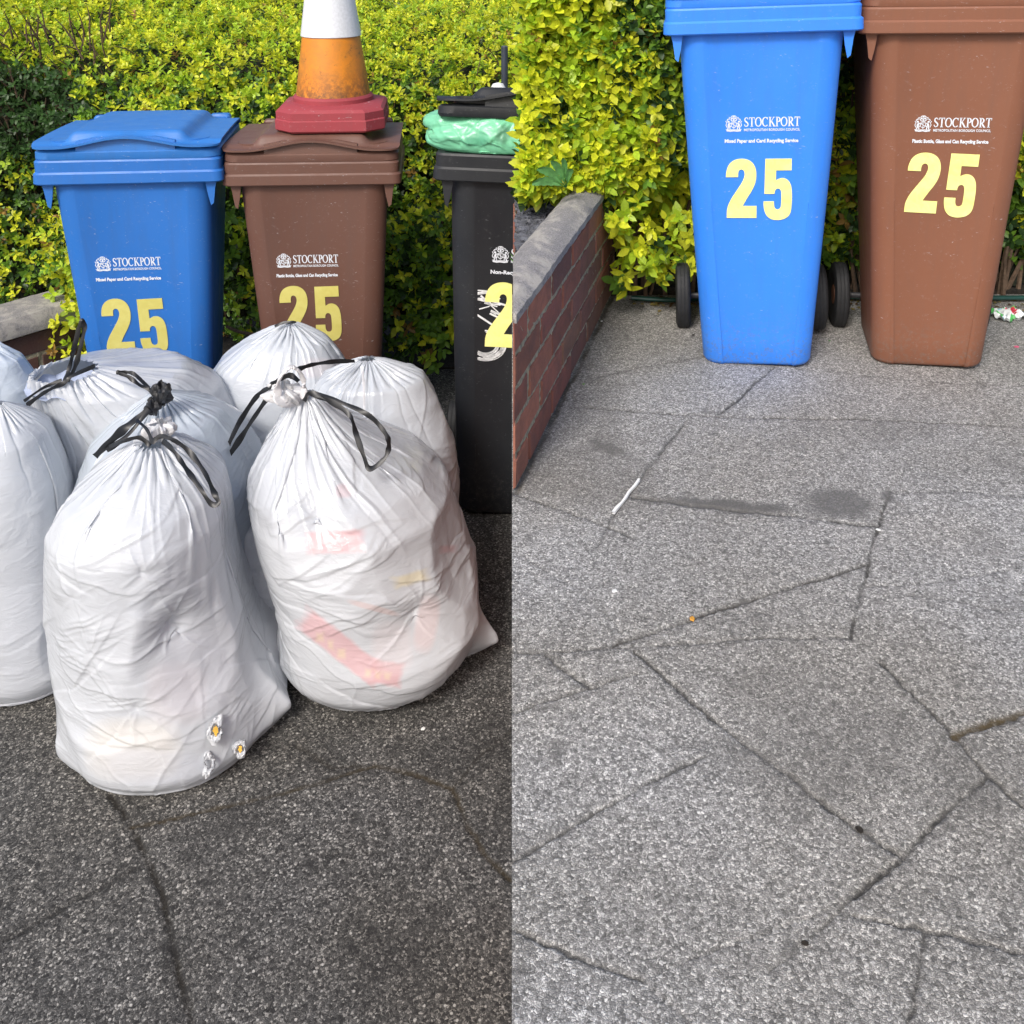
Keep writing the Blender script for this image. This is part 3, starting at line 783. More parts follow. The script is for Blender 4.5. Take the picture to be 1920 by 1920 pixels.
def decal(name, VF, m, parent, rec=.006, th=.0016, lift=.0):
    """flat marks (x,z) laid on the sloping front panel as a thin film"""
    V2, F = VF; V = [(x, yf(z)+rec-th-lift, z) for x, z in V2]; me = bpy.data.meshes.new(name)
    bm = bmesh.new(); vs = [bm.verts.new(v) for v in V]
    for f in F:
        try: bm.faces.new([vs[i] for i in f]).normal_update()
        except Exception: pass
    bmesh.ops.triangulate(bm, faces=[f for f in bm.faces if len(f.verts) > 4], ngon_method='EAR_CLIP', quad_method='BEAUTY')
    for f in bm.faces:
        f.normal_update()
        if f.normal.y > 0: f.normal_flip()
    ret = bmesh.ops.extrude_face_region(bm, geom=bm.faces[:], use_keep_orig=True)
    for v in [g for g in ret['geom'] if isinstance(g, bmesh.types.BMVert)]: v.co.y += th*.9
    bm.to_mesh(me); bm.free(); me.materials.append(m)
    o = bpy.data.objects.new(name, me); COL.objects.link(o); o.parent = parent
    return o
def lid_parts(m, root, tilt=0.0, name='lid'):
    """band, neck, arched flange and raised top, in coordinates of the hinge at the back"""
    HY = .66
    rings = []
    def rr(w, y0, y1, r, z): return rrect(w, w*.95, y0, y1, r, z, 8)
    band = loft([rr(.555,.012,.64,.045,-.004), rr(.567,.006,.645,.05,.004), rr(.565,.007,.645,.05,.024), rr(.55,.016,.64,.045,.031), rr(.50,.040,.61,.05,.033), rr(.485,.047,.60,.05,.036), rr(.49,.045,.60,.05,.056)], True, False)
    # front plate under the arch
    pw = .150
    plate = loft([[(-pw,.012,.028),(pw,.012,.028),(pw,.07,.028),(-pw,.07,.028)], [(-pw,.016,.058),(pw,.016,.058),(pw,.07,.058),(-pw,.07,.058)], [(-pw*.6,.018,.070),(pw*.6,.018,.070),(pw*.6,.07,.070),(-pw*.6,.07,.070)]])
    # arched top sheet
    nx, ny = 64, 48; V, F = [], []
    def H(x, y):
        ax = abs(x)
        lipz = .044+.030*(math.cos(min(ax/.215, 1)*math.pi)*.5+.5)
        plat = 1/(1+math.exp((ax-.178)/.006))
        s = max(0, min(1, (y-.020)/.045)); s = s*s*(3-2*s)
        body = .053+.030*plat+.006*math.sin(math.pi*min(1, max(0, y/.66)))*(1-.3*(ax/.3)**2)
        z = lipz*(1-s)+body*s
        bk = max(0, (y-.56)/.10); return z-.045*bk*bk
    def gz(th):
        for j in range(ny+1):
            q = j/ny; y = -.012+.667*(q**1.25)
            for i in range(nx+1):
                u = i/nx*2-1; u = math.copysign(abs(u)**.9, u)
                w = .288-.012*(y/.66)
                cr = .06; e = 0
                if y < cr-.012: e = cr-math.sqrt(max(0, cr*cr-(cr-(y+.012))**2))
                if y > .655-cr: e = max(e, cr-math.sqrt(max(0, cr*cr-(y-.655+cr)**2)))
                x = u*(w-e*.9)
                V.append((x, y, H(x, y)-th))
    gz(0); gz(.006); n1 = (nx+1)*(ny+1)
    for j in range(ny):
        for i in range(nx):
            k = j*(nx+1)+i
            F.append((k, k+1, k+nx+2, k+nx+1)); F.append((n1+k, n1+k+nx+1, n1+k+nx+2, n1+k+1))
    for i in range(nx):
        F.append((i, n1+i, n1+i+1, i+1)); a = ny*(nx+1)+i; F.append((a, a+1, n1+a+1, n1+a))
    for j in range(ny):
        a = j*(nx+1); F.append((a, a+nx+1, n1+a+nx+1, n1+a)); b = a+nx; F.append((b, n1+b, n1+b+nx+1, b+nx+1))
    V2, F2 = merge(band, plate, (V, F))
    hinge = []
    for s in (-1, 1): hinge.append(box(s*.20-.035, s*.20+.035, .63, .685, -.01, .06, .008))
    V2, F2 = merge((V2, F2), *hinge)
    V2 = [(x, y-HY, z) for x, y, z in V2]
    o = mesh_obj(name, V2, F2, m, root, sharp=40)
    o.location = (0, HY, HB); o.rotation_euler = (-tilt, 0, 0)
    return o
def make_bin(label, m, mstick, loc, rotz, S, service, nums, group, tilt=0.0, roll=0.0, paint=False, slot=.0, logo_x=-.105):
    t = thing('wheelie_bin', label, 'wheelie bin', loc, rotz, group, S)
    t.rotation_euler = (0, roll, rotz); t.scale = (S, S*(.84 if S < .8 else .69), S*(1.025 if S < .8 else 1.012 if paint else 1))
    rings = []; zt = 1.08; w0 = .40 if paint else .345
    for i in range(15):
        k = i/14; z = .018+(zt-.018)*k; bul = .004*math.sin(math.pi*k)
        w = w0+(.485-w0)*k
        rings.append(rrect(w+bul, w*.90, yf(z), .50+.145*k, .062, z, 7, w*.33))
    w = w0
    bot = [rrect(w-.045, w*.82, yf(0)+.022, .475, .05, .0, 7, w*.30), rrect(w-.014, w*.87, yf(0)+.007, .49, .058, .006, 7, w*.325)]
    rings = bot+rings
    inner = []
    V, F = loft(rings, True, False)
    body = mesh_obj('body', V, F, m, t, sharp=40)
    # rim collar: outside profile, then down the inside so that the bin is hollow
    def c(o_, z, r=.03): return rrect(.58-2*o_, .555-2*o_, o_, .665-o_, r, z, 6)
    z0 = HB-.078
    rr = [c(.045, z0+.010), c(.004, z0), c(0, z0+.004), c(.001, z0+.034), c(.007, z0+.040), c(.006, z0+.072), c(.010, HB), c(.028, HB), c(.034, HB-.03), c(.055, HB-.07)]
    V, F = loft(rr, False, False)
    rim = mesh_obj('rim', V, F, m, t, sharp=30)
    k = len(rr[0])
    inn = [c(.055, HB-.07), rrect(.44, .40, .06, .62, .05, .9, 6), rrect(.32, .29, .12, .48, .05, .03, 6)]
    V, F = loft(inn, False, True); mesh_obj('inner_wall', V, F, m, t)
    # gussets under the rim
    for s in (-1, 1):
        prof = [(s*.232, HB-.076), (s*.268, HB-.076), (s*.262, HB-.10), (s*.255, HB-.150), (s*.246, HB-.158), (s*.238, HB-.12)]
        V, F = loft([[(a, .028, b) for a, b in prof], [(a, .034, b) for a, b in prof]])
        mesh_obj('rim_gusset', V, F, m, t, sharp=30)
    # rear handle
    V, F = merge(tube([(-.17,.66,HB-.03),(-.17,.715,HB-.02),(.17,.715,HB-.02),(.17,.66,HB-.03)], .014, 8)); mesh_obj('handle', V, F, m, t)
    lid_parts(LIDM[m], t, tilt)
    mesh_obj('axle', *lathe([(.011, -.232), (.011, .232)], 12, 'x', 0, .50, .115), M_AXLE, t)
    for s in (-1, 1):
        prof = [(.035, -.018), (.07, -.022), (.098, -.026), (.113, -.020), (.116, -.010), (.114, -.006), (.116, -.002), (.116, .004), (.114, .007), (.116, .011), (.112, .021), (.098, .026), (.072, .020), (.035, .016)]
        w_ = mesh_obj('wheel', *lathe(prof, 40, 'x', s*.234, .50, .116), M_RUBBER, t, sharp=50)
        mesh_obj('hub', *lathe([(.034, -.020), (.034, .022), (.020, .028), (.0, .028)], 20, 'x', s*.234, .50, .116), m, w_)
    ltop = .825+slot
    if logo_x is not None:
        lw = .148
        LW = .222 if S < .8 else .206
        decal('crest', fit(crest(), logo_x, logo_x+.050, ltop-.050, ltop), M_PRINT, t)
        decal('lettering', m2(fit(serif_word(), logo_x+.056, logo_x+LW, ltop-.036, ltop-.006), fit(text_mesh('METROPOLITAN BOROUGH COUNCIL', .1, .002, 1.05), logo_x+.056, logo_x+LW, ltop-.049, ltop-.041)), M_PRINT, t)
        decal('lettering', fit(text_mesh('Non-Recyclable Waste' if service == 'black' else service, .1, .004, 1.0), logo_x-.002, logo_x+(.16 if service == 'black' else LW-.004), ltop-.088, ltop-.073), M_PRINT, t)
    if paint:
        pr = random.Random(4); P = []
        for q in range(34):
            a0 = pr.uniform(-150, -20); a1 = a0+pr.uniform(40, 130); rr_ = pr.uniform(.026, .052)
            P.append(stroke([(-.128+1.2*rr_*math.cos(R(a0+(a1-a0)*i/8)), .572+rr_*math.sin(R(a0+(a1-a0)*i/8))) for i in range(9)], pr.uniform(.0015, .004)))
        for q in range(22):
            x, z = -.137+pr.uniform(-.03, .03), .715+pr.uniform(-.05, .03); P.append(stroke([(x, z), (x+pr.uniform(.01,.05), z+pr.uniform(-.03,.012))], pr.uniform(.003,.006)))
        decal('white_paint', m2(*P), M_PAINT, t, lift=.0006)
    for (poly, x0, z1, w_, h_, rot) in nums:
        decal('number_sticker', digit(poly, x0, z1, w_, h_, rot), mstick, t, lift=.0014)
    return t
def on_ground(px, py, z): return gnd(px, py, z)

SL = .967; YL = 2.81
GL = 'recycling bins behind the heap of bin bags'; GR = 'recycling bins on the grey driveway'
def xat(px, Y, z):
    d = ray(px, 300); return (px-CX)/FPX*(Y*cP-(z-CAMH)*sP)
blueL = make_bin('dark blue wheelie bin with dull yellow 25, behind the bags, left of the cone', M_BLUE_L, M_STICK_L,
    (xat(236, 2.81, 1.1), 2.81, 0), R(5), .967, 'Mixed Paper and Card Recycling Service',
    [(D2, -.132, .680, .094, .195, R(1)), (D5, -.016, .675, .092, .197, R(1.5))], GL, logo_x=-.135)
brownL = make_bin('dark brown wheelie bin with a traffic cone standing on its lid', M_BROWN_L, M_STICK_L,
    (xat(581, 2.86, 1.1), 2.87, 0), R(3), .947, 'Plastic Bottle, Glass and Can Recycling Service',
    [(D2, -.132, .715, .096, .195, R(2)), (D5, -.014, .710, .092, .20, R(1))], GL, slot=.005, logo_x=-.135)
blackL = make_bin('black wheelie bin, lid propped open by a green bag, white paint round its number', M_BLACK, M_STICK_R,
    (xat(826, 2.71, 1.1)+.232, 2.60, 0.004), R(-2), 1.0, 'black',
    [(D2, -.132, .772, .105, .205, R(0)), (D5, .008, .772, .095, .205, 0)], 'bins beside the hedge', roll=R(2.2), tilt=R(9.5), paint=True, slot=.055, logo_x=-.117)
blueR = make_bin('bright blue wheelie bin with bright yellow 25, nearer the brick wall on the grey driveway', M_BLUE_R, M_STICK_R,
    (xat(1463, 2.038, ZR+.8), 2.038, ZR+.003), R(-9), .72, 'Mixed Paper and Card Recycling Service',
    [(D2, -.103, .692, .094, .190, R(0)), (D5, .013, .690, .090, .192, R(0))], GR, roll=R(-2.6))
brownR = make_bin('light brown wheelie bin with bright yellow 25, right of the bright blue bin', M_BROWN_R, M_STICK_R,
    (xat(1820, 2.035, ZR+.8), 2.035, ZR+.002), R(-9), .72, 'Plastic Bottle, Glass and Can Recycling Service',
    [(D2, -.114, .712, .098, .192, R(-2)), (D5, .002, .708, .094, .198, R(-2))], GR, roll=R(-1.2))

# ------------------------------------------------------------------ HEDGES
LT_V = np.array([(0,0,0),(.32,.25,.05),(.32,0,0),(.32,-.25,.05),(.68,.22,.035),(.68,0,-.015),(.68,-.22,.035),(1,0,-.05)], float)
LT_F = np.array([(0,2,1,1),(0,3,2,2),(1,2,5,4),(2,3,6,5),(4,5,7,7),(5,6,7,7)])
LT_T = np.array([(0,2,1),(0,3,2),(1,2,5),(1,5,4),(2,3,6),(2,6,5),(4,5,7),(5,6,7)])
def leaves_mesh(name, P, D, Nn, size, col, parent, m=None, wid=1.0):
    n = len(P); D = D/np.linalg.norm(D, axis=1)[:, None]
    Sd = np.cross(Nn, D); Sd /= np.linalg.norm(Sd, axis=1)[:, None]+1e-9; N2 = np.cross(D, Sd)
    V = P[:, None]+size[:, None, None]*(LT_V[None, :, 0:1]*D[:, None]+LT_V[None, :, 1:2]*Sd[:, None]*np.asarray(wid).reshape(-1, 1, 1)+LT_V[None, :, 2:3]*N2[:, None])
    F = (LT_T[None]+np.arange(n)[:, None, None]*8).reshape(-1, 3)
    c = np.repeat(col, 8, 0)
    return np_mesh(name, V.reshape(-1, 3), F, m or M_LEAF, parent, smooth=True, col=c)
def rosettes(C, A, size, col, r, kmin=5, kmax=8, spread=(25, 85)):
    """whorls of leaves at C with axes A; returns arrays"""
    P, D, N, S, K = [], [], [], [], []
    A = A/np.linalg.norm(A, axis=1)[:, None]
    T = np.cross(A, r.normal(size=A.shape)); T /= np.linalg.norm(T, axis=1)[:, None]; B = np.cross(A, T)
    for k in range(kmax):
        use = r.random(len(C)) < (1 if k < kmin else .55)
        pair = k//2; ang = (k % 2)*np.pi+pair*(np.pi/2)+r.normal(size=len(C))*.25
        tl = np.deg2rad(spread[1]-(spread[1]-spread[0])*pair/((kmax-1)//2+.01)+r.normal(size=len(C))*9)
        d = A*np.cos(tl)[:, None]+(T*np.cos(ang)[:, None]+B*np.sin(ang)[:, None])*np.sin(tl)[:, None]
        nn = A*np.sin(tl)[:, None]-(T*np.cos(ang)[:, None]+B*np.sin(ang)[:, None])*np.cos(tl)[:, None]
        s = size*(1.05-.12*pair)*r.uniform(.8, 1.15, len(C))
        p = C-A*(size*(.55-.28*pair))[:, None]
        cc = col*r.uniform(.82, 1.18, (len(C), 1))*(1-.10*(2-min(pair, 2)))
        P.append(p[use]); D.append(d[use]); N.append(nn[use]+r.normal(size=nn[use].shape)*.18); S.append(s[use]); K.append(cc[use])
    return [np.concatenate(x) for x in (P, D, N, S, K)]
YEL = np.array((.76, .80, .045)); LIM = np.array((.46, .64, .040)); MID = np.array((.17, .33, .038)); DRK = np.array((.045, .10, .027)); RST = np.array((.40, .24, .06))
def pickcol(n, yw, r, patch=None):
    u = r.random(n)[:, None]; yw = np.asarray(yw).reshape(-1, 1)
    c = np.where(u < yw*.55, YEL, np.where(u < yw, LIM, np.where(u < yw+(1-yw)*.6, MID, DRK)))
    c = np.where(r.random((n, 1)) < .02, RST, c)
    return c*r.uniform(.85, 1.15, (n, 1))

# left hedge: front face around y = 3.72, top from 1.3 m rising backward
def hedge_left():
    r = np.random.default_rng(3)
    t = thing('hedge', 'long clipped golden privet hedge behind the white bags and the traffic cone', 'hedge', (-1.2, 4.3, 0))
    off = np.array(t.location)
    x0, x1 = -3.0, .75
    def surf(x, s):
        """s in 0..1 walks up the front and then back over the top"""
        Hh = 1.30+.05*np.sin(x*2.1)+.03*np.sin(x*5.3+1)
        f = np.clip(s/.52, 0, 1); g = np.clip((s-.52)/.48, 0, 1)
        y = 3.78-.10*np.sin(f*2.6)+.05*np.sin(x*3.7+f*4)+1.9*g; z = .10+(Hh-.10)*f+.26*g
        rr = np.clip(1-np.abs(s-.52)/.07, 0, 1); z = z-.05*rr; y = y+.04*rr
        return y, z
    parts = []
    for layer, (n, depth, ysc, sz) in enumerate([(11500, .03, 1.1, .028), (9500, .09, .7, .029), (5000, .17, .25, .030)]):
        x = r.uniform(x0, x1, n); s = r.random(n)**.9
        y, z = surf(x, s); g = (s > .52)
        nrm = np.stack([0*x, np.where(g, -.25, -1), np.where(g, 1, .28)], -1)
        dp = r.random(n)*depth+ (0 if layer == 0 else .04*layer)
        lum = vnoise(x+20, z+y+20, 8, 8)*.13-.03
        C = np.stack([x, y, z], -1)-nrm/np.linalg.norm(nrm, axis=1)[:, None]*(dp-lum-.01)[:, None]
        A = nrm+np.array([0, -.1, .45])+r.normal(size=nrm.shape)*.55
        hi = np.clip((z-.45)/.85, 0, 1)**1.3*.72+.10+np.where(x < -1.5, .28, 0)*np.clip(1.1-z, 0, 1)+.5*(vnoise(x+30, z+y+10, 7, 9)-.45)+np.where(g, .45, 0)
        dark_patch = np.exp(-(((x+1.95)/.30)**2+((z-1.10)/.20)**2))          # older unpruned patch
        yw = np.clip(hi*ysc*(1-dark_patch), .02, .97)
        # thin out where the hedge is sparse low down
        keep = (r.random(n) < np.clip(.45+z*1.2, 0, 1)) & (r.random(n) > .35*dark_patch)
        c = pickcol(n, yw, r)
        c = np.where(dark_patch[:, None] > .45, DRK*1.1*r.uniform(.7, 1.7, (n, 1)), c)
        parts.append([a for a in rosettes(C[keep], A[keep], sz*r.uniform(.7, 1.1, keep.sum()), c[keep], r)])
    # low sprigs that stick out between the bins and beside the wall
    n = 500; cx = r.choice([-1.72, -1.66, -.40, -.36, -.30, -.98], n); x = cx+r.normal(size=n)*.07; z = r.uniform(.12, .75, n); y = 3.62-r.random(n)*.16
    C = np.stack([x, y, z], -1); A = np.array([0, -1, .35])+r.normal(size=C.shape)*.5
    parts.append(rosettes(C, A, .036*r.uniform(.7, 1.2, n), pickcol(n, np.where(x < -1.3, .9, .25), r), r))
    P, D, N, S, K = [np.concatenate(q) for q in zip(*parts)]
    leaves_mesh('foliage', P-off, D, N, S, K, t)
    # twigs and stems
    tw = []; rd = random.Random(5)
    for i in range(170):
        x = rd.uniform(x0+.1, x1-.1); y = 3.86+rd.uniform(0, .25); p = Vector((x, y, 0)); pts = [p]
        for k in range(6): pts.append(pts[-1]+Vector((rd.uniform(-.06,.06), rd.uniform(-.05,.045), rd.uniform(.14,.24))))
        tw.append(tube([q-Vector(off) for q in pts], [.009*(1-.13*k) for k in range(7)], 5))
    for i in range(260):
        x = rd.uniform(-2.3, -1.6) if i < 150 else rd.uniform(x0, x1); z = rd.uniform(.95, 1.4) if i < 150 else rd.uniform(.15, 1.3)
        p = Vector((x, 3.80+rd.uniform(-.03, .05), z)); q = p+Vector((rd.uniform(-.06,.06), -rd.uniform(.03,.11), rd.uniform(.03,.14)))
        tw.append(tube([p-Vector(off), (p+q)/2-Vector(off)+Vector((rd.uniform(-.01,.01),0,.01)), q-Vector(off)], [.004, .003, .0015], 4))
    mesh_obj('branches', *merge(*tw), M_TWIG, t)
    # near-black sheet behind the leaves: the hedge's inner shade put into colour
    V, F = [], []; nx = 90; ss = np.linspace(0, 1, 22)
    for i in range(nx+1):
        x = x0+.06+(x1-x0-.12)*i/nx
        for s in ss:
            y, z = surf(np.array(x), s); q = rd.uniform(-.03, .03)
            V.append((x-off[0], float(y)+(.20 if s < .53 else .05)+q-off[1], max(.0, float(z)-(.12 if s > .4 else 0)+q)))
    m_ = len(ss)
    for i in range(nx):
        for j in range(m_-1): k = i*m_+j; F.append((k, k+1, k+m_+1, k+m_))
    mesh_obj('dark_core', V, F, M_CORE, t)
    return t
M_CORE = simple('dark_hedge_core', (.016, .020, .010), .95, 45, .8, 1, .02)  # near-black, so the shade inside both hedges is in the colour
hedge_left()

def hedge_right():
    r = np.random.default_rng(11)
    t = thing('hedge', 'bright golden privet hedge overhanging the low brick wall behind the grey driveway bins', 'hedge', (.8, 2.6, ZR))
    off = np.array(t.location)
    x0, x1 = .004, 2.1
    z0 = ZR
    def Y(x, z):
        h = z-z0
        bulge = .10*np.clip((h-.18)/.25, 0, 1)
        left = np.clip((.50-x)/.15, 0, 1)
        return 2.56-bulge-.14*left*np.clip((h-.26)/.12, 0, 1)-.03*np.sin(x*9+z*7)
    parts = []
    for layer, (n, dep, ysc, sz) in enumerate([(4600, .035, 1.1, .041), (4200, .06, .8, .040), (2800, .08, .4, .036)]):
        x = r.uniform(x0, x1, n); z = z0+.03+r.random(n)**.85*.98
        inbed = (x < .30)
        zlo = z0+np.where(inbed, .33, np.where(x < .45, .12, .10)); z = np.maximum(z, zlo+r.random(n)*.12)
        y = Y(x, z); dp = r.random(n)*dep+.025*layer
        C = np.stack([x, y+dp, z], -1)
        A = np.array([0, -1, .55])+r.normal(size=C.shape)*.5
        xb = np.clip((.62-x)/.16, 0, 1)                   # golden towards the wall, green between the bins
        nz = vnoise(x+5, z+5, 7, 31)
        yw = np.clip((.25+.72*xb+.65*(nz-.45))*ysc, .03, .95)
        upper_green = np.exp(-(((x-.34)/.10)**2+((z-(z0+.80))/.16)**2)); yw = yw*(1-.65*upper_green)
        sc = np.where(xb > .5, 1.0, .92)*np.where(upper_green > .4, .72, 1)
        c = pickcol(n, yw, r)
        keep = (x > .010+sz*.4)
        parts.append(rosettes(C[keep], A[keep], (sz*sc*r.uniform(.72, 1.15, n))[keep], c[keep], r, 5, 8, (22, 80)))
    # the clipped end of the hedge towards the black bin
    n = 900; C = np.stack([.045+r.random(n)*.05, 2.40+r.random(n)*.27, z0+.34+r.random(n)*.66], -1); A = np.array([-.8, -.3, .45])+r.normal(size=C.shape)*.5
    parts.append(rosettes(C, A, .038*r.uniform(.7, 1.1, n), pickcol(n, .5, r), r))
    n = 2600; C = np.stack([r.uniform(.08, x1, n), 2.655+r.random(n)*.03, z0+.06+r.random(n)*.95], -1); A = np.array([0, .9, .45])+r.normal(size=C.shape)*.5
    parts.append(rosettes(C, A, .038*r.uniform(.7, 1.1, n), pickcol(n, .4, r), r, 4, 6))
    # hanging sprigs over the wall end and low beside the blue bin
    pts = [(1185,470),(1215,500),(1170,440),(1250,455),(1170,530),(1240,520),(1290,500),(1150,410),(1220,430),(1280,440),(1180,400),(1260,400),(1140,372),(1195,365),(1300,400),(1120,345),(1100,320),(1165,330),(1230,345),(1165,505),(1175,520),(1232,490),(1215,470),(1255,490),(1300,470)]
    C = np.array([list(at(px+r.normal()*8, py+r.normal()*6, 2.34+r.random()*.10)) for px, py in pts for _ in range(3)])
    A = np.array([0, -1, .15])+r.normal(size=C.shape)*.45
    parts.append(rosettes(C, A, .042*r.uniform(.75, 1.15, len(C)), pickcol(len(C), .86, r), r))
    # leafy shoots between and beside the bins
    n = 420; x = r.uniform(.72, 1.75, n); z = z0+.16+r.random(n)*.8; C = np.stack([x, 2.50-r.random(n)*.07, z], -1)
    A = np.array([0, -1, .3])+r.normal(size=C.shape)*.5
    parts.append(rosettes(C, A, .036*r.uniform(.7, 1.1, n), pickcol(n, .22, r), r))
    P, D, N, S, K = [np.concatenate(q) for q in zip(*parts)]
    leaves_mesh('foliage', P-off, D, N, S, K, t)
    tw = []; rd = random.Random(8); o_ = Vector(off)
    for i in range(90):
        x = rd.uniform(.35, x1-.05) if i < 70 else rd.uniform(.05, .35); p = Vector((x, 2.575+rd.uniform(-.01, .02), z0)); pts = [p]
        for k in range(6): pts.append(pts[-1]+Vector((rd.uniform(-.04,.04), rd.uniform(-.03,.02), rd.uniform(.1,.17))))
        tw.append(tube([q-o_ for q in pts], [.007*(1-.13*k) for k in range(7)], 5))
    for i in range(160):
        p = Vector((rd.uniform(.05, x1), 2.56, z0+rd.uniform(.15, .95))); q = p+Vector((rd.uniform(-.05,.05), -rd.uniform(.05,.14), rd.uniform(.0,.09)))
        tw.append(tube([p-o_, (p+q)/2-o_+Vector((0,0,.012)), q-o_], [.003, .0024, .0012], 4))
    mesh_obj('branches', *merge(*tw), M_TWIG, t)
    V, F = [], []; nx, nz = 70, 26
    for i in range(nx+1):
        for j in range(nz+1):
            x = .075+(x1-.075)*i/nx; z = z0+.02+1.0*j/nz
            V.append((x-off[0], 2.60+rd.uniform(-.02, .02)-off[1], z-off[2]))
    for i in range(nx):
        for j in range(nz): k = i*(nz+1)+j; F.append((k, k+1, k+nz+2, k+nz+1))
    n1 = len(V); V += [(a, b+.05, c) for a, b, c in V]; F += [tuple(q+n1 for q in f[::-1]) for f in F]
    mesh_obj('dark_core', V, F, M_CORE, t)  # dark sheet standing in for the shade deep in the hedge
    return t
hedge_right()

# ------------------------------------------------------------------ WALLS
# low brick wall on the grey driveway: from the hedge towards the camera, ending flush with the drive edge
wa, wb = gnd(1150, 548, ZR), gnd(966, 922, ZR)
wdir = (wb-wa).normalized()
gw = brick_wall('garden_wall', 'low red brown brick wall with lichen spotted grey coping beside the grey driveway', (wa.x, wa.y), (wb.x+wdir.x*.006, wb.y+wdir.y*.006), ZR, 5, .066, .19, .085, None, (.004, .030), None, 3, side=-1)
def clip_x(root, x0):
    """masonry finished flush with the edge of the raised drive"""
    for o in root.children:
        bm = bmesh.new(); bm.from_mesh(o.data); bm.transform(o.matrix_local)
        ret = bmesh.ops.bisect_plane(bm, geom=bm.verts[:]+bm.edges[:]+bm.faces[:], plane_co=(x0+(.004 if o.name.startswith('mortar') else 0)-root.location.x, 0, 0), plane_no=(-1, 0, 0), clear_outer=True)
        ed = [e for e in ret['geom_cut'] if isinstance(e, bmesh.types.BMEdge)]
        if ed: bmesh.ops.holes_fill(bm, edges=ed, sides=0)
        bm.to_mesh(o.data); bm.free()
clip_x(gw, .002)
# left brick wall at the far left edge of the view
la, lb = gnd(150, 720, 0), gnd(-60, 900, 0)
brick_wall('garden_wall', 'dark brick garden wall at the far left edge behind the bin bags', (-1.72, 3.56), (-2.62, 2.50), 0, 3, .098, .30, .20, None, (.015, .07),
           [(.10,.045,.035), (.085,.038,.032), (.12,.055,.04)], 5, side=-1)
# retaining walls that carry the raised driveway
brick_wall('retaining_wall', 'brick retaining wall under the left edge of the raised grey driveway', (0.005, 2.62), (0.005, -3.0), 0, 10, .0768, .225, .11, None, None, None, 9, side=1)
V, F = box(.10, 5.0, -3.0, 2.62, 0.0, ZR-.008); tag(mesh_obj('driveway_base', V, F, M_SOIL, smooth=False), kind='structure')
brick_wall('retaining_wall', 'brick retaining wall closing the raised grey driveway behind the bright hedge', (5.0, 2.66), (0.0, 2.66), 0, 10, .0768, .225, .035, None, None, None, 10, side=1)
V, F = box(.0, 2.2, 2.575, 2.66, ZR-.006, ZR+.012); tag(mesh_obj('garden_soil', V, F, M_SOIL, smooth=False), kind='structure')

# raised bed behind the wall
def bed():
    q = wdir; side = Vector((q.y, -q.x, 0)); side = side if side.x < 0 else -side
    a = wa+side*.085; b = wb+side*.085
    # the part of the bed that lies right of x = 0
    t0 = (0-a.x)/q.x; near = a+q*t0
    x_ = .020
    brick_wall('retaining_wall', 'short brick facing that holds the slate bed above the drive edge', (.005, 2.60), (.005, near.y+.012), ZR+.001, 4, .0672, .19, .013, None, None, None, 14, side=1)
    V = [(x_, near.y+.06, ZR+.004), (a.x+.0, a.y+.05, ZR+.004), (x_, a.y+.1, ZR+.004)]
    top = [(x, y, ZR+.275) for x, y, z in V]
    o = mesh_obj('garden_soil', V+top, [(0,1,2),(5,4,3),(0,3,4,1),(1,4,5,2),(2,5,3,0)], M_SOIL, smooth=False); tag(o, kind='structure')
    tri = [Vector(v) for v in top]; rd = random.Random(4)
    VF = []
    for i in range(1500):
        u, v = rd.random(), rd.random()
        if u+v > 1: u, v = 1-u, 1-v
        p = tri[0]+(tri[1]-tri[0])*u+(tri[2]-tri[0])*v
        if p.x < .020: continue
        s = rd.uniform(.007, .017); ax = Vector((rd.gauss(0,1), rd.gauss(0,1), rd.gauss(0,.5))).normalized(); an = rd.random()*6.28
        Mx = Matrix.Rotation(an, 3, 'Z')@Matrix.Rotation(rd.gauss(0,.35), 3, 'X')
        bv, bf = box(-s, s, -s*.62, s*.62, -s*.14, s*.14, s*.12)
        VF.append(([tuple(Mx@Vector(w)+p+Vector((0,0,rd.uniform(.0,.008)))) for w in bv], bf))
    o = mesh_obj('slate_chippings', *merge(*VF), M_SLATE, smooth=False)
    o['kind'] = 'stuff'; o['label'] = 'grey slate chippings in the bed behind the low brick wall'; o['category'] = 'gravel'
bed()

# weeds in the bed
def blade(p, q, w, bend, n=6):
    p, q = Vector(p), Vector(q); d = q-p; s = d.cross(Vector((0,1,0))).normalized(); V, F = [], []
    for i in range(n+1):
        t = i/n; c = p+d*t+Vector((0,0,-bend*t*t)); ww = w*(1-t)**.6*(.6+.8*t if t < .4 else .92)
        V += [c-s*ww, c+Vector((0,-w*.25,0)), c+s*ww]
    for i in range(n): k = i*3; F += [(k,k+1,k+4,k+3),(k+1,k+2,k+5,k+4)]
    return V, F
def green(name, c):
    m, n, l, b = mat(name); co = coords(n); f = noise(n, l, co, 90, 3, .6)
    l.new(mix(n, l, ramp(n, l, f, [(.3,0),(.7,1)]), tuple(x*.7 for x in c), tuple(x*1.3 for x in c)), b.inputs['Base Color']); b.inputs['Roughness'].default_value = .5; return m
M_DOCK = green('dock_leaf_green', (.07, .20, .05)); M_GRASS = green('grass_green', (.12, .27, .05))
base = at(1062, 352, 2.22)
t = thing('dock_weed', 'broad leaved green weed growing between the hedge and the low brick wall', 'weed', base)
rd = random.Random(2)
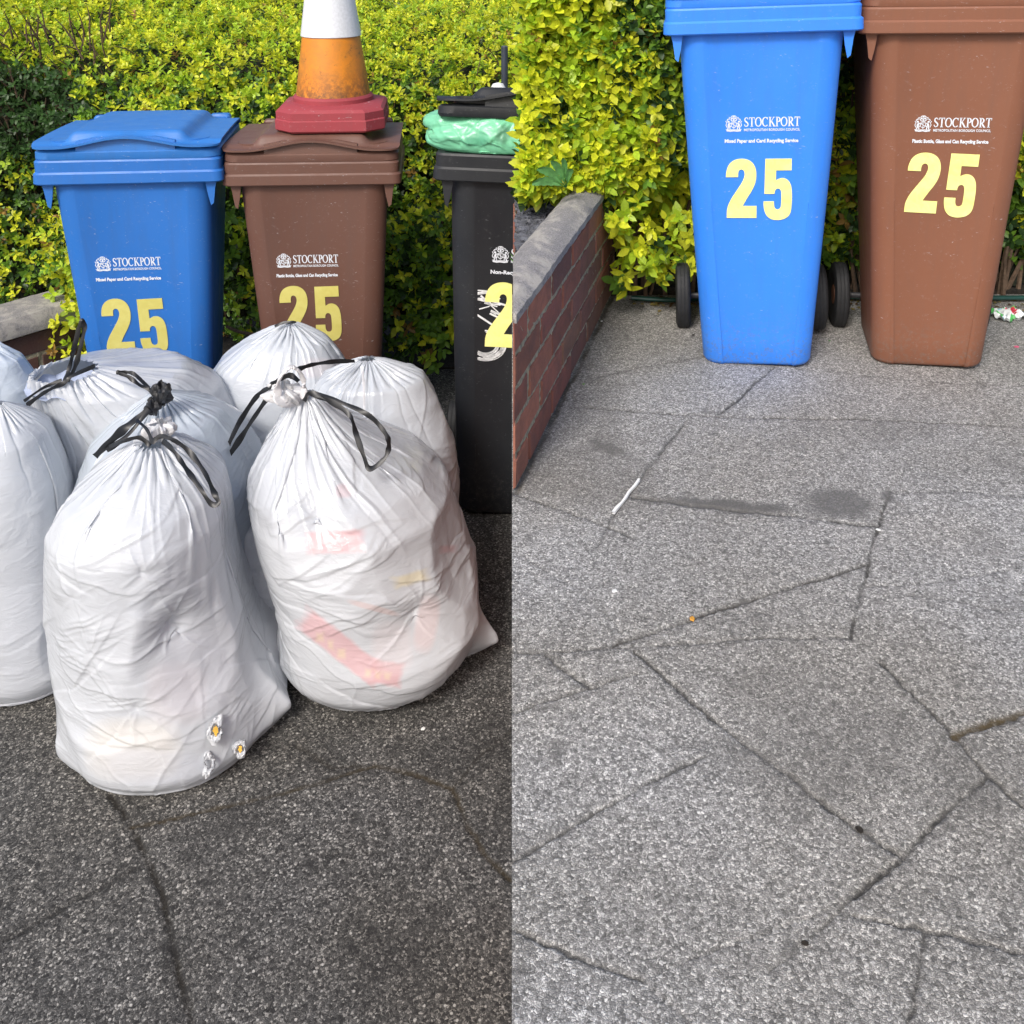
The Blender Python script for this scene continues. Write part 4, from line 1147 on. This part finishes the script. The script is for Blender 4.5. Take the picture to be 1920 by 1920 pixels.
for (px, py, w) in [(1008, 318, .011), (998, 346, .011), (1034, 303, .009), (1072, 318, .008), (1056, 298, .007)]:
    e = at(px, py, 2.20); V, F = [], []
    d = e-base; s = d.cross(Vector((0,1,0))).normalized(); n = 14
    for i in range(n+1):
        tt = i/n; c = d*tt+Vector((0,0,.012*math.sin(tt*3))); ww = w*(math.sin(max(.02,(tt-.15)/.85)*math.pi*.93)**.7 if tt > .2 else .12)*(1+.12*math.sin(i*2.3))
        V += [c-s*ww, c+Vector((0,.003,0)), c+s*ww]
    for i in range(n): k = i*3; F += [(k,k+1,k+4,k+3),(k+1,k+2,k+5,k+4)]
    mesh_obj('leaf', V, F, M_DOCK, t)
for k, (bx, by, lab) in enumerate([(1018, 392, 'tuft of thin grass growing in the slate chippings near the coping'), (972, 432, 'single tuft of grass at the left end of the slate bed')]):
    p = at(bx, by, 2.0); p.z = ZR+.275
    bl = [blade((rd.uniform(-.012,.012),0,0), (rd.uniform(-.03,.03), rd.uniform(-.02,.02), rd.uniform(.03,.06)), .0022, .01) for _ in range(9)]
    V, F = merge(*bl)
    o = mesh_obj('grass_tuft', V, F, M_GRASS); o.location = p; tag(o, lab, 'grass')

# ------------------------------------------------------------------ TRAFFIC CONE on the brown bin
def conemat():
    m, n, l, b = mat('dirty_orange_sleeve'); co = coords(n)
    f = noise(n, l, co, 9, 6, .7, .5)
    c = mix(n, l, ramp(n, l, f, [(.42, 0), (.68, .75)]), (.72, .25, .022), (.36, .16, .04))
    g = noise(n, l, co, 34, 5, .75)
    c = mix(n, l, ramp(n, l, g, [(.58, 0), (.70, .8)]), c, (.10, .055, .03))
    sp = n.new('ShaderNodeSeparateXYZ'); l.new(co, sp.inputs[0])
    lowd = math_(n, l, 'MULTIPLY', ramp(n, l, sp.outputs[2], [(.08, 1), (.20, 0)]), ramp(n, l, noise(n, l, co, 60, 4, .7), [(.35, 0), (.6, 1)]))
    c = mix(n, l, lowd, c, (.10, .05, .03))
    l.new(c, b.inputs['Base Color']); b.inputs['Roughness'].default_value = .45
    bump(n, l, g, .3, .002, b); return m
M_ORANGE = conemat()
M_CONEBASE = plastic('dull_red_rubber', (.30, .040, .052), .7, .8, (.5, .4, .4), 1.2, 0)
M_SLEEVE = simple('white_reflective_sleeve', (.70, .72, .76), .4, 120, .10, .2)
lz = HB*.947+.947*.0885+.001
cbx, cby = xat(619, 3.02, 1.3), 3.07
t = thing('traffic_cone', 'dirty orange and white traffic cone with a red base on the brown bin lid', 'traffic cone', (cbx, cby, lz), R(4))
hw = .170; ch = .054
def octa(w, d, c, z): return [(-w+c,-d,z),(w-c,-d,z),(w,-d+c,z),(w,d-c,z),(w-c,d,z),(-w+c,d,z),(-w,d-c,z),(-w,-d+c,z)]
mesh_obj('base', *loft([octa(hw-.006,hw-.006,ch,0), octa(hw,hw,ch,.006), octa(hw,hw,ch,.036), octa(hw-.003,hw-.003,ch,.039), octa(hw-.003,hw-.003,ch,.062), octa(hw-.012,hw-.012,ch,.071), octa(.125,.125,.05,.080)]), M_CONEBASE, t, sharp=25)
mesh_obj('collar', *lathe([(.128,.074),(.128,.092),(.122,.099),(.10,.102)], 40), M_CONEBASE, t)
def cr(z): return .118-(z-.10)*(.118-.030)/.62
mesh_obj('cone', *lathe([(cr(.098),.098),(cr(.36),.36),(cr(.55),.55),(cr(.70),.70),(cr(.74)-.004,.735),(cr(.74)-.012,.74),(.012,.735),(.010,.60)], 48), M_ORANGE, t)
mesh_obj('reflective_sleeve', *lathe([(cr(.285)+.0022,.285),(cr(.285)+.004,.287),(cr(.52)+.004,.518),(cr(.52)+.0005,.520)], 48), M_SLEEVE, t)

# ------------------------------------------------------------------ GREEN CARRIER BAG in the black bin and the pole behind
bl = blackL.location
def rim_z(): return HB*1.012
zt = bl.z+rim_z()
gx, gy = bl.x+.045, bl.y+.14
prof = [(zt+.118, gx, gy, .05, .04), (zt+.115, gx, gy, .20, .07), (zt+.106, gx, gy, .28, .10), (zt+.085, gx, gy, .305, .125), (zt+.05, gx, gy, .315, .14), (zt+.02, gx, gy, .295, .135), (zt+.004, gx, gy, .27, .12)]
prof = [(z-(zt+.004), a, b, c, d) for z, a, b, c, d in prof]
P = sim_bag(prof, 5, slack=1.12, facets=26, lumps=[(R(200), .03, .25, .03, .02), (R(225), .09, .2, .03, .015)], pleats=7, pamp=.5, fmin=.80, fmax=1.04)
P = crease(upsample(P, 420, 240), prof, 6, n_side=90, n_neck=10, n_foot=60, amp=1.7)
P[..., 2] += zt+.004
t = thing('carrier_bag', 'pale green plastic carrier bag of rubbish bulging from the black bin', 'bag', (gx, gy, zt))
def greencol(P):
    col = film_col(P, (.26, .76, .47), [(893,262,24,14,0,(.05,.34,.20),.45),(865,212,40,14,-10,(.16,.50,.28),.45),(944,252,14,18,30,(.10,.14,.12),.49)], 4, (), .12); return col
bag_mesh('film', P, M_GREENFILM, t, greencol(P))
M_POLE = simple('dark_grey_pole', (.045, .055, .075), .4, 30, .2)
p0 = at(946, 86, 3.60); px_ = p0.x
V, F = merge(lathe([(.013, 0), (.013, p0.z-.004), (.010, p0.z)], 16), lathe([(.022, 0), (.022, .03), (.014, .04)], 16))
o = mesh_obj('pole', V, F, M_POLE); o.location = (px_, 3.60, 0); tag(o, 'thin dark grey upright pole behind the black bin in front of the hedge', 'pole')
pk = at(934, 165, 3.0)
o = mesh_obj('foam_ball', *lathe([(0.0005, -.02), (.018, -.014), (.024, 0), (.017, .013), (.0005, .018)], 14), M_PAINT); o.location = (pk.x, 3.0, pk.z); tag(o, 'small white crumpled lump resting on the raised black bin lid', 'litter')

# ------------------------------------------------------------------ BIN BAGS
def bag(label, sil, Y, seed, dep=.86, base=WHITE, blobs=(), strings=(), group=G_BAG, name='bin_bag', fine=(420, 330), cre=None, own=None, ws=1.0, dx=0.0, **kw):
    prof = own or prof_from_px(sil, Y, dep)
    if not own: prof = [(z, cx+dx, cy, a*ws, b_) for z, cx, cy, a, b_ in prof]
    P = sim_bag(prof, seed, **kw)
    P = upsample(P, *fine); P = crease(P, prof, seed, **(cre or {}))
    c = (prof[-1][1], Y, 0)
    t = thing(name, label, 'bin bag', c, 0, group)
    bag_mesh('film', P, M_FILM, t, film_col(P, base, blobs, seed))
    return t, P, prof
CREAM = (.84, .80, .73); GREY = (.58, .61, .68)

# front left
b1, P1, pf1 = bag('front white bag standing nearest the camera, torn holes low on its right', 
    [(826,268,332),(842,238,358),(870,190,392),(915,135,425),(975,106,440),(1080,100,442),(1180,100,455),(1290,112,492),(1380,128,530),(1440,134,545),(1490,150,520)], 1.95, 23, dep=1.04, ws=.875, dx=-.012, facets=22,
    blobs=[(250,1405,90,60,0,CREAM,.55),(300,1440,120,35,5,(.66,.69,.78),.35),(330,1300,60,60,0,(.82,.76,.78),.4),(262,1143,25,18,0,(.66,.70,.76),.4),(370,1260,70,80,0,(.74,.75,.82),.3)],
    tails=[(R(-16), .06, .30, .045), (R(222), .03, .26, .03)], dimples=[(R(-56), .34, .018)], fine=(560, 430),
    cre=dict(n_side=60, n_neck=34, n_foot=36, stars=[(R(-112), .44, .10, .003, 7), (R(-58), .34, .11, .004, 9), (R(-100), .33, .09, .003, 8), (R(-84), .20, .12, .0035, 8), (R(-70), .50, .08, .003, 7)]),
    lumps=[(R(-60), .27, .6, .07, .012)])
# front right
b2, P2, pf2 = bag('large white bag with reddish packets showing through, in front of the black bin',
    [(738,556,584),(765,538,610),(800,512,650),(850,480,720),(900,464,790),(960,466,838),(1040,480,862),(1130,505,884),(1220,520,912),(1290,518,890),(1350,548,840)], 2.14, 33, dep=1.04, ws=.905, dx=.004,
    blobs=[(628,1016,55,22,-3,PK,.75),(628,1014,26,4,-3,(.80,.78,.80),.8),(640,1215,95,24,38,PK,.75),(725,1262,30,24,10,PK,.8),(600,1195,8,10,0,(.8,.7,.45),.5),(620,1210,6,10,0,(.8,.7,.45),.5),(640,1225,8,10,0,(.8,.7,.45),.5),
           (690,1262,7,8,10,(.8,.7,.45),.5),(708,1265,7,8,10,(.8,.7,.45),.5),(726,1268,7,8,10,(.8,.7,.45),.5),
           (800,1170,22,55,10,(.84,.66,.66),.5),(770,1085,34,12,-15,(.86,.76,.46),.6),(735,1215,40,50,0,(.80,.72,.74),.4),(840,1030,16,8,0,PK,.5),(700,1140,50,6,15,(.74,.55,.52),.5),(645,920,16,14,0,PK,.35),(900,1180,30,40,20,(.72,.76,.80),.3),(760,1340,18,6,0,(.86,.80,.66),.6)],
    tails=[(R(-10), .045, .24, .10), (R(200), .03, .3, .03)], dimples=[(R(-92), .50, .012), (R(-60), .26, .013), (R(-165), .30, .015)], fine=(560, 430),
    cre=dict(n_side=90, n_neck=40, n_foot=40, stars=[(R(-92), .50, .09, .003, 8), (R(-60), .26, .11, .0035, 9), (R(-150), .14, .12, .003, 8)]),
    lumps=[(R(-45), .50, .5, .06, .02), (R(-80), .12, .7, .08, .015)])
# far left, cut by the frame
b3, P3, pf3 = bag('smooth white bag at the left edge of the view, beside the front bag',
    [(757,-12,6),(772,-60,40),(810,-100,72),(870,-125,84),(950,-132,98),(1080,-130,112),(1200,-128,138),(1290,-110,152),(1345,-90,130)], 2.08, 45, dep=.97, facets=9, fmin=.93, cre=dict(n_side=22, n_neck=20, n_foot=16, amp=.8),
    blobs=[(45,921,8,2,-4,(.55,.56,.6),.6),(60,1180,60,200,0,(.70,.73,.80),.35)])
# upper left, open neck
pr4 = [(.700, -1.125, 2.24, .075, .062), (.696, -1.115, 2.26, .108, .090), (.676, -1.085, 2.30, .155, .130), (.640, -1.05, 2.34, .190, .162), (.58, -1.02, 2.37, .216, .185), (.50, -1.01, 2.39, .232, .195), (.36, -1.01, 2.39, .242, .198), (.20, -1.0, 2.39, .246, .195), (.0, -1.0, 2.39, .22, .18)]
b4, P4, pf4 = bag('wide white bag, its open neck gathered on a dark drawstring, before the dark blue bin',
    None, 2.39, 58, pleats=26, pamp=.25, levels=((120,60,80),(240,150,50)), own=pr4, dep=.8, cre=dict(n_neck=44, neck_len=.35))
# what lies just inside the open neck
nn = 40; V = [(.100*math.cos(2*math.pi*i/nn)-.125, -.148+.080*math.sin(2*math.pi*i/nn), .662+.006*math.sin(i*1.7)) for i in range(nn)]+[(-.125, -.148, .645)]
o = mesh_obj('contents', V, [(i, (i+1) % nn, nn) for i in range(nn)], simple('pale_blue_contents', (.42, .48, .62), .4, 30, .15, .4, .004), b4)
# middle, black knot
b5, P5, pf5 = bag('blue grey bag with a knotted black top, wedged behind the torn white bag',
    [(738,288,312),(746,255,350),(762,215,400),(795,175,436),(860,152,462),(950,150,456),(1040,165,450),(1120,180,440)], 2.20, 64, base=(.56,.62,.69), dep=1.05, facets=14)
# back centre, against the brown bin
b6, P6, pf6 = bag('rounded grey white bag leaning against the brown bin',
    [(606,534,554),(612,500,585),(630,455,612),(660,410,630),(700,385,645),(770,372,660),(860,380,665),(960,400,660)], 2.58, 77, base=(.64,.68,.73), dep=.75, pleats=16, facets=12,
    blobs=[(455,880,22,70,0,(.84,.75,.68),.6),(600,690,40,20,0,(.84,.72,.72),.3)])
# back right, between brown and black bins
b7, P7, pf7 = bag('pale grey bag behind the large right bag, left of the black bin',
    [(673,675,705),(678,635,755),(694,600,790),(730,575,815),(800,562,838),(870,560,848),(950,565,842),(1010,580,830)], 2.42, 88, base=(.65,.69,.74), dep=.7, pleats=30, facets=12)
# small low one between the two front bags
b8, P8, pf8 = bag('small grey crumpled bag low in the gap between the two front bags',
    [(965,478,498),(985,440,535),(1040,425,560),(1120,425,570),(1200,435,575),(1262,450,560)], 2.17, 91, base=(.62,.65,.70), dep=.8, facets=18, fmin=.86, slack=1.1)
# blue tinted one at the far left edge
b9, P9, pf9 = bag('bluish white bag at the far left edge under the garden wall',
    [(648,-80,-10),(660,-110,25),(700,-130,45),(780,-140,52),(860,-130,48),(930,-110,30)], 2.62, 97, base=(.62,.69,.77), dep=.7, facets=12)

def lay(P, pts, gap=.004):
    out = []
    X, Yp = to_px(P); Q = P.reshape(-1, 3); X = X.ravel(); Yp = Yp.ravel()
    for (px, py, Y) in pts:
        m = (X-px)**2+(Yp-py)**2 < 120
        if m.any(): Y = min(Y, float(Q[m, 1].min())-gap)
        out.append(at(px, py, Y))
    return out
def tuft(parent, p, r, h, seed, lean=(0,0), m=None, col=(.78,.78,.79), name='gathered_top', folds=9):
    """crumpled film above the drawstring"""
    g = np.random.default_rng(seed); nu, nv = 96, 26; th = np.arange(nu)*2*np.pi/nu
    P = np.zeros((nv, nu, 3)); p = np.array(p)-np.array(parent.location)
    for j in range(nv):
        s = j/(nv-1); rr = r*(.30+1.0*math.sin(s*2.2)**1.0) if s < .9 else r*(.30+math.sin(.9*2.2))*(1-(s-.9)*4)
        wv = 1+.30*np.sin(folds*th+seed+s*2)+.16*np.sin((folds*2+1)*th+s*5)+.1*np.sin(3*th+s*3)
        P[j, :, 0] = p[0]+rr*wv*np.cos(th)+lean[0]*s; P[j, :, 1] = p[1]+rr*wv*np.sin(th)+lean[1]*s; P[j, :, 2] = p[2]+h*s+r*.16*np.sin(5*th+seed)*s
    P += g.normal(size=P.shape)*r*.02
    idx = np.arange(nv*nu).reshape(nv, nu); nx = np.roll(idx, -1, 1)
    F = np.stack([idx[:-1], nx[:-1], nx[1:], idx[1:]], -1).reshape(-1, 4)
    cc = np.ones((nu*nv, 3))*np.array(col)
    return np_mesh(name, P.reshape(-1, 3), F, m or M_FILM, parent, col=cc)
# --- bag 1: white tuft and drawstring loops
k1 = at(302, 828, 1.95)
tuft(b1, at(300, 826, 1.97), .022, .045, 3, (.004, .0))
ribbon(lay(P1, [(285,830,1.90), (305,818,1.90), (345,838,1.87), (380,880,1.835), (402,925,1.80), (410,944,1.785), (395,944,1.785), (375,915,1.80), (350,880,1.82), (325,845,1.85), (305,826,1.88)]), .0055, b1, seed=1)
ribbon(lay(P1, [(282,836,1.90), (262,821,1.91), (235,826,1.93), (205,838,1.97)]), .005, b1, seed=2)
ribbon(lay(P1, [(286,830,1.90), (275,805,1.93), (255,787,1.96)]), .004, b1, seed=3)
# torn holes with yellow showing
M_YEL = simple('yellow_packet', (.62, .36, .03), .5, 40, .2)
def tear(parent, px, py, Y, r, seed, inner=None):
    """ragged split: crumpled lips of film round a small opening"""
    g = random.Random(seed); c = at(px, py, Y)-Vector(parent.location); V, F = [], []
    d = ray(px, py).normalized(); s = d.cross(Vector((0,0,1))).normalized(); u = s.cross(d); n = 34
    ph = [g.uniform(0, 6.28) for _ in range(6)]; tilt = g.uniform(.3, .9)
    def shape(a): return 1+.25*math.sin(2*a+ph[0])+.16*math.sin(3*a+ph[1])+.04*math.sin(7*a+ph[2])
    for (q, pr) in [(1.0, -.006), (.92, -.001), (.82, .004), (.74, .0005), (.62, .005), (.50, .001), (.44, -.003)]:
        for i in range(n):
            a = 2*math.pi*i/n; rr = r*q*shape(a+q*1.3)*(1+g.uniform(-.15, .15)); x, y = math.cos(a)*rr*.72, math.sin(a)*rr
            x, y = x*math.cos(tilt)-y*math.sin(tilt)*-1, -x*math.sin(tilt)+y*math.cos(tilt)
            V.append(c+s*x+u*y-d*(pr*.8+g.uniform(-.0016,.0016)))
    for j in range(6):
        for i in range(n): F.append((j*n+i, j*n+(i+1)%n, (j+1)*n+(i+1)%n, (j+1)*n+i))
    o = np_mesh('torn_film', np.array([list(v) for v in V]), np.array(F), M_FILM, parent, smooth=True, col=np.ones((len(V), 3))*np.array((.64,.66,.69)))
    if inner:
        k = 14; V = [c+s*math.cos(2*math.pi*i/k)*r*.20*shape(i)+u*math.sin(2*math.pi*i/k)*r*.40*shape(i*2)-d*.0025 for i in range(k)]
        V += [v+d*.006 for v in V]
        F = [tuple(range(k)), tuple(range(2*k-1, k-1, -1))]+[(i, (i+1) % k, k+(i+1) % k, k+i) for i in range(k)]
        mesh_obj('packet', V, F, inner, o)
def front_depth(P, px, py):
    X, Y = to_px(P); d = (X-px)**2+(Y-py)**2; k = np.where(d < 144, P[..., 1], 99).argmin(); return float(P.reshape(-1, 3)[k][1])
for (px, py, r, sd_, inn) in [(404,1369,.024,1,M_YEL),(450,1404,.018,2,M_YEL),(392,1432,.019,3,None)]:
    tear(b1, px, py, front_depth(P1, px, py)-.004, r, sd_, inn)
# --- bag 2: tied handle loop of white film and black strings
kY = 2.13
def film_strip(pts, w, parent, seed, name='tied_top'):
    path = smooth_path(pts, 10); g = random.Random(seed); off = Vector(parent.location)
    V, F = tube([p-off for p in path], [w*(1+g.uniform(-.22,.22)) for _ in path], 10, .45)
    return np_mesh2(name, V, F, parent)
def np_mesh2(name, V, F, parent, c=(.80,.79,.80)):
    o = mesh_obj(name, V, F, M_FILM, parent)
    a = o.data.color_attributes.new('tint', 'FLOAT_COLOR', 'POINT')
    for d in a.data: d.color = (*c, 1)
    return o
film_strip(lay(P2, [(524,752,2.09), (520,725,2.08), (530,700,2.08), (546,688,2.09), (562,698,2.10), (570,722,2.11), (566,748,2.12)]), .0085, b2, 4)
tuft(b2, at(553,758,2.115), .030, .045, 6, (-.028, -.0), folds=7)
ribbon(lay(P2, [(570,752,2.09), (584,738,2.08), (640,755,2.06), (690,778,2.04), (718,806,2.02), (729,830,2.01), (722,858,1.995), (694,879,1.98), (682,855,1.99), (668,815,2.01), (655,778,2.03), (618,752,2.06), (588,742,2.08)]), .0062, b2, seed=5)
ribbon(lay(P2, [(560,715,2.11), (543,704,2.12), (520,714,2.12), (500,730,2.13), (480,745,2.14), (450,790,2.15), (428,835,2.15), (416,864,2.14), (432,850,2.14), (465,800,2.14), (500,748,2.13), (520,722,2.12)]), .0068, b2, seed=6)
# --- bag 4
ribbon(lay(P4, [(50,760,2.17), (85,735,2.18), (120,718,2.19), (135,705,2.2), (178,686,2.22)]), .0055, b4, seed=7)
ribbon(lay(P4, [(45,752,2.17), (80,728,2.18), (116,712,2.19)]), .004, b4, seed=17)
ribbon(lay(P4, [(122,715,2.2), (130,690,2.2), (140,650,2.21), (152,602,2.22), (158,615,2.22), (150,655,2.21), (140,690,2.2), (126,716,2.2)]), .0058, b4, seed=8)
ribbon(lay(P4, [(285,733,2.16), (262,722,2.17), (240,706,2.18), (220,699,2.19), (235,698,2.19), (252,702,2.18), (280,728,2.16)]), .005, b4, seed=9)
# --- bag 5: black knot
M_BLK = simple('black_film', (.015, .016, .019), .35, 25, .5, 1, .006)
def knot(parent, p, r, seed):
    g = random.Random(seed); V, F = [], []; n, m_ = 22, 14; p = p-Vector(parent.location)
    for j in range(m_+1):
        ph = math.pi*j/m_
        for i in range(n):
            a = 2*math.pi*i/n; rr = r*(1+.22*math.sin(3*a+2*ph+seed)+.16*math.sin(5*a-3*ph)+g.uniform(-.09,.09))
            V.append((p.x+rr*math.sin(ph)*math.cos(a), p.y+rr*math.sin(ph)*math.sin(a), p.z+rr*1.15*math.cos(ph)))
    for j in range(m_):
        for i in range(n): F.append((j*n+i, j*n+(i+1)%n, (j+1)*n+(i+1)%n, (j+1)*n+i))
    return mesh_obj('black_knot', V, F, M_BLK, parent, sharp=25)
knot(b5, at(303, 738, 2.12), .022, 2)
knot(b5, at(286, 762, 2.10), .016, 5)
ribbon(lay(P5, [(284,765,2.09), (250,790,2.06), (215,820,2.03), (178,856,2.0)]), .0095, b5, seed=11, crumple=.5)
ribbon(lay(P5, [(280,768,2.08), (240,815,2.04), (200,845,2.01)]), .006, b5, seed=12, crumple=.5)
# --- bag 7 and 6
ribbon(lay(P7, [(560,692,2.24), (585,684,2.28), (625,678,2.32), (665,677,2.36)]), .006, b7, seed=13)
ribbon(lay(P6, [(515,612,2.55), (535,604,2.55), (555,604,2.55)]), .004, b6, seed=14)
ribbon(lay(P7, [(678,686,2.30), (682,720,2.27), (683,770,2.25), (684,790,2.25)]), .0035, b7, seed=15, name='seam_tape', m=M_SLEEVE)

# ------------------------------------------------------------------ SMALL THINGS
def chip(px, py, z, r, m, name, label, cat, seed=0, flat=.3, group=None):
    g = random.Random(seed); V, F = [], []; n = 9
    for (q, h) in ((.9, 0), (1, flat*.5), (.6, flat)):
        for i in range(n):
            a = 2*math.pi*i/n; V.append((r*q*math.cos(a)*(1+g.uniform(-.3,.3)), r*q*math.sin(a)*.7*(1+g.uniform(-.3,.3)), r*h))
    F = [tuple(range(n-1, -1, -1)), tuple(range(2*n, 3*n))]
    for j in range(2):
        for i in range(n): F.append((j*n+i, j*n+(i+1)%n, (j+1)*n+(i+1)%n, (j+1)*n+i))
    o = mesh_obj(name, V, F, m); p = gnd(px, py, z); o.location = (p.x, p.y, z-.0005); o.rotation_euler = (0, 0, g.random()*3)
    return tag(o, label, cat, group)
M_ORLEAF = green('orange_petal', (.62, .30, .04)); M_CHIP = simple('white_stone_chip', (.75,.75,.73), .7, 80, .1)
chip(1298,1160,ZR,.006,M_ORLEAF,'fallen_petal','small orange petal lying on a joint of the grey driveway','petal',1)
chip(1152,1108,ZR,.005,M_CHIP,'stone_chip','small white chip on the grey driveway, left of the other white chip','stone chip',2)
chip(1232,1114,ZR,.005,M_CHIP,'stone_chip','small white chip on the grey driveway just above the orange petal','stone chip',3)
chip(1647,993,ZR,.0045,M_CHIP,'stone_chip','small white chip sitting at the crossing of two dark joints','stone chip',4)
chip(793,1366,0,.006,M_CHIP,'stone_chip','white chip on dark paving in front of the large right bag','stone chip',5)
chip(1094,720,ZR,.004,M_GRASS,'fallen_leaf','tiny pale green leaf on the driveway beside the low brick wall','leaf',6)
chip(1128,602,ZR,.004,M_CHIP,'fallen_leaf','tiny pale petal at the foot of the low brick wall','petal',7)
chip(1300,628,ZR,.005,M_SOIL,'soil_crumb','dark crumb of soil left of the bright blue bin','soil crumb',8)
chip(1555,640,ZR,.009,M_DOCK,'moss_clump','small moss clump right of the bright blue bin','moss',9)
chip(1612,1555,ZR,.005,M_SOIL,'soil_crumb','dark crumb of soil at the lower end of the long diagonal joint','soil crumb',10)
chip(1510,1768,ZR,.004,M_SOIL,'soil_crumb','dark crumb of soil near the bottom of the grey driveway','soil crumb',11)
# white paint or mortar drawn along a joint
M_MARK = simple('white_mark', (.78,.78,.76), .8, 150, .1)
V, F = [], []; g = random.Random(3); path = [(1198,900),(1190,912),(1180,924),(1172,934),(1166,944),(1158,953),(1150,963)]
for i, (px, py) in enumerate(path):
    a, b_ = gnd(px-3.2*g.uniform(.3,1.3), py, ZR), gnd(px+3.2*g.uniform(.3,1.3), py+1, ZR); V += [(a.x, a.y, ZR+.004), (b_.x, b_.y, ZR+.004)]
F = [(2*i, 2*i+1, 2*i+3, 2*i+2) for i in range(len(path)-1)]
n0 = len(V); V += [(a, b_, c-.0045) for a, b_, c in V]; F += [tuple(q+n0 for q in f[::-1]) for f in F]
tag(mesh_obj('painted_mark', V, F, M_MARK, smooth=False), kind='structure')
# green hose on the soil behind the driveway bins
ps = [(.33, 2.50), (.45, 2.49), (.62, 2.515), (.85, 2.50), (1.1, 2.51), (1.4, 2.50), (1.7, 2.52)]
o = mesh_obj('garden_hose', *tube(smooth_path([(x, y+.015, ZR+.014+.003*math.sin(x*9)) for x, y in ps], 8), .0065, 10), M_HOSE); tag(o, 'dark green garden hose lying along the hedge foot behind the driveway bins', 'hose')
o = mesh_obj('twig', *tube(smooth_path([at(425,612,3.3), at(448,622,3.28), at(480,628,3.25)], 6), .006, 6), M_TWIG); tag(o, 'bare twig poking out of the hedge between blue and dark brown bins', 'twig')
# crisp packet beside the brown bin
def packet():
    m, n, l, b = mat('litter_wrapper'); co = coords(n)
    v = voro(n, l, co, 38); s = n.new('ShaderNodeSeparateColor'); l.new(v.outputs['Color'], s.inputs[0])
    c = ramp(n, l, s.outputs[0], [(0, (.75,.78,.78)), (.35, (.75,.78,.78)), (.4, (.10,.45,.12)), (.6, (.55,.05,.08)), (.7, (.35,.62,.66))], 'CONSTANT')
    l.new(c, b.inputs['Base Color']); b.inputs['Roughness'].default_value = .3
    g = np.random.default_rng(4); nx, ny = 22, 14; V = []
    for j in range(ny):
        for i in range(nx): V.append((-.045+.09*i/(nx-1), -.03+.06*j/(ny-1)+.006*math.sin(i), .010+.012*math.sin(i*.9+j*.4)*math.sin(j*.7)+g.normal()*.0025))
    V = [(x, y, max(.001, z)) for x, y, z in V]; k = len(V); V += [(x, y, z-.0009) for x, y, z in V]
    F = []
    for j in range(ny-1):
        for i in range(nx-1): q = j*nx+i; F += [(q, q+1, q+nx+1, q+nx), (k+q, k+q+nx, k+q+nx+1, k+q+1)]
    o = mesh_obj('crisp_packet', V, F, m); p = gnd(1892, 595, ZR); o.location = (p.x, p.y, ZR); o.rotation_euler = (0,0,.3)
    tag(o, 'crumpled red, green and white wrapper lying right of the light brown bin', 'litter')
packet()
M_PINK = simple('pink_petal', (.65, .12, .22), .5, 50, .2)
chip(1906, 650, ZR, .007, M_PINK, 'fallen_petal', 'pink petal on the driveway at the right edge, in front of the wrapper', 'petal', 12)
# leaf litter at the hedge foot
g = np.random.default_rng(6); n = 420
x = g.uniform(.33, 1.8, n); y = 2.50+g.normal(size=n)*.03; P = np.stack([x, y, np.full(n, ZR+.0045)], -1)
D = g.normal(size=(n, 3))*np.array([1, 1, .1]); N = np.array([0, 0, 1])+g.normal(size=(n, 3))*.3
c = np.where(g.random((n, 1)) < .5, np.array((.16, .09, .035)), np.array((.30, .24, .08)))*g.uniform(.5, 1.2, (n, 1))
o = leaves_mesh('leaf_litter', P, D, N, g.uniform(.008, .018, n), c, None); o['kind'] = 'stuff'; o['label'] = 'dead hedge leaves scattered along the foot of the bright hedge'; o['category'] = 'leaf litter'
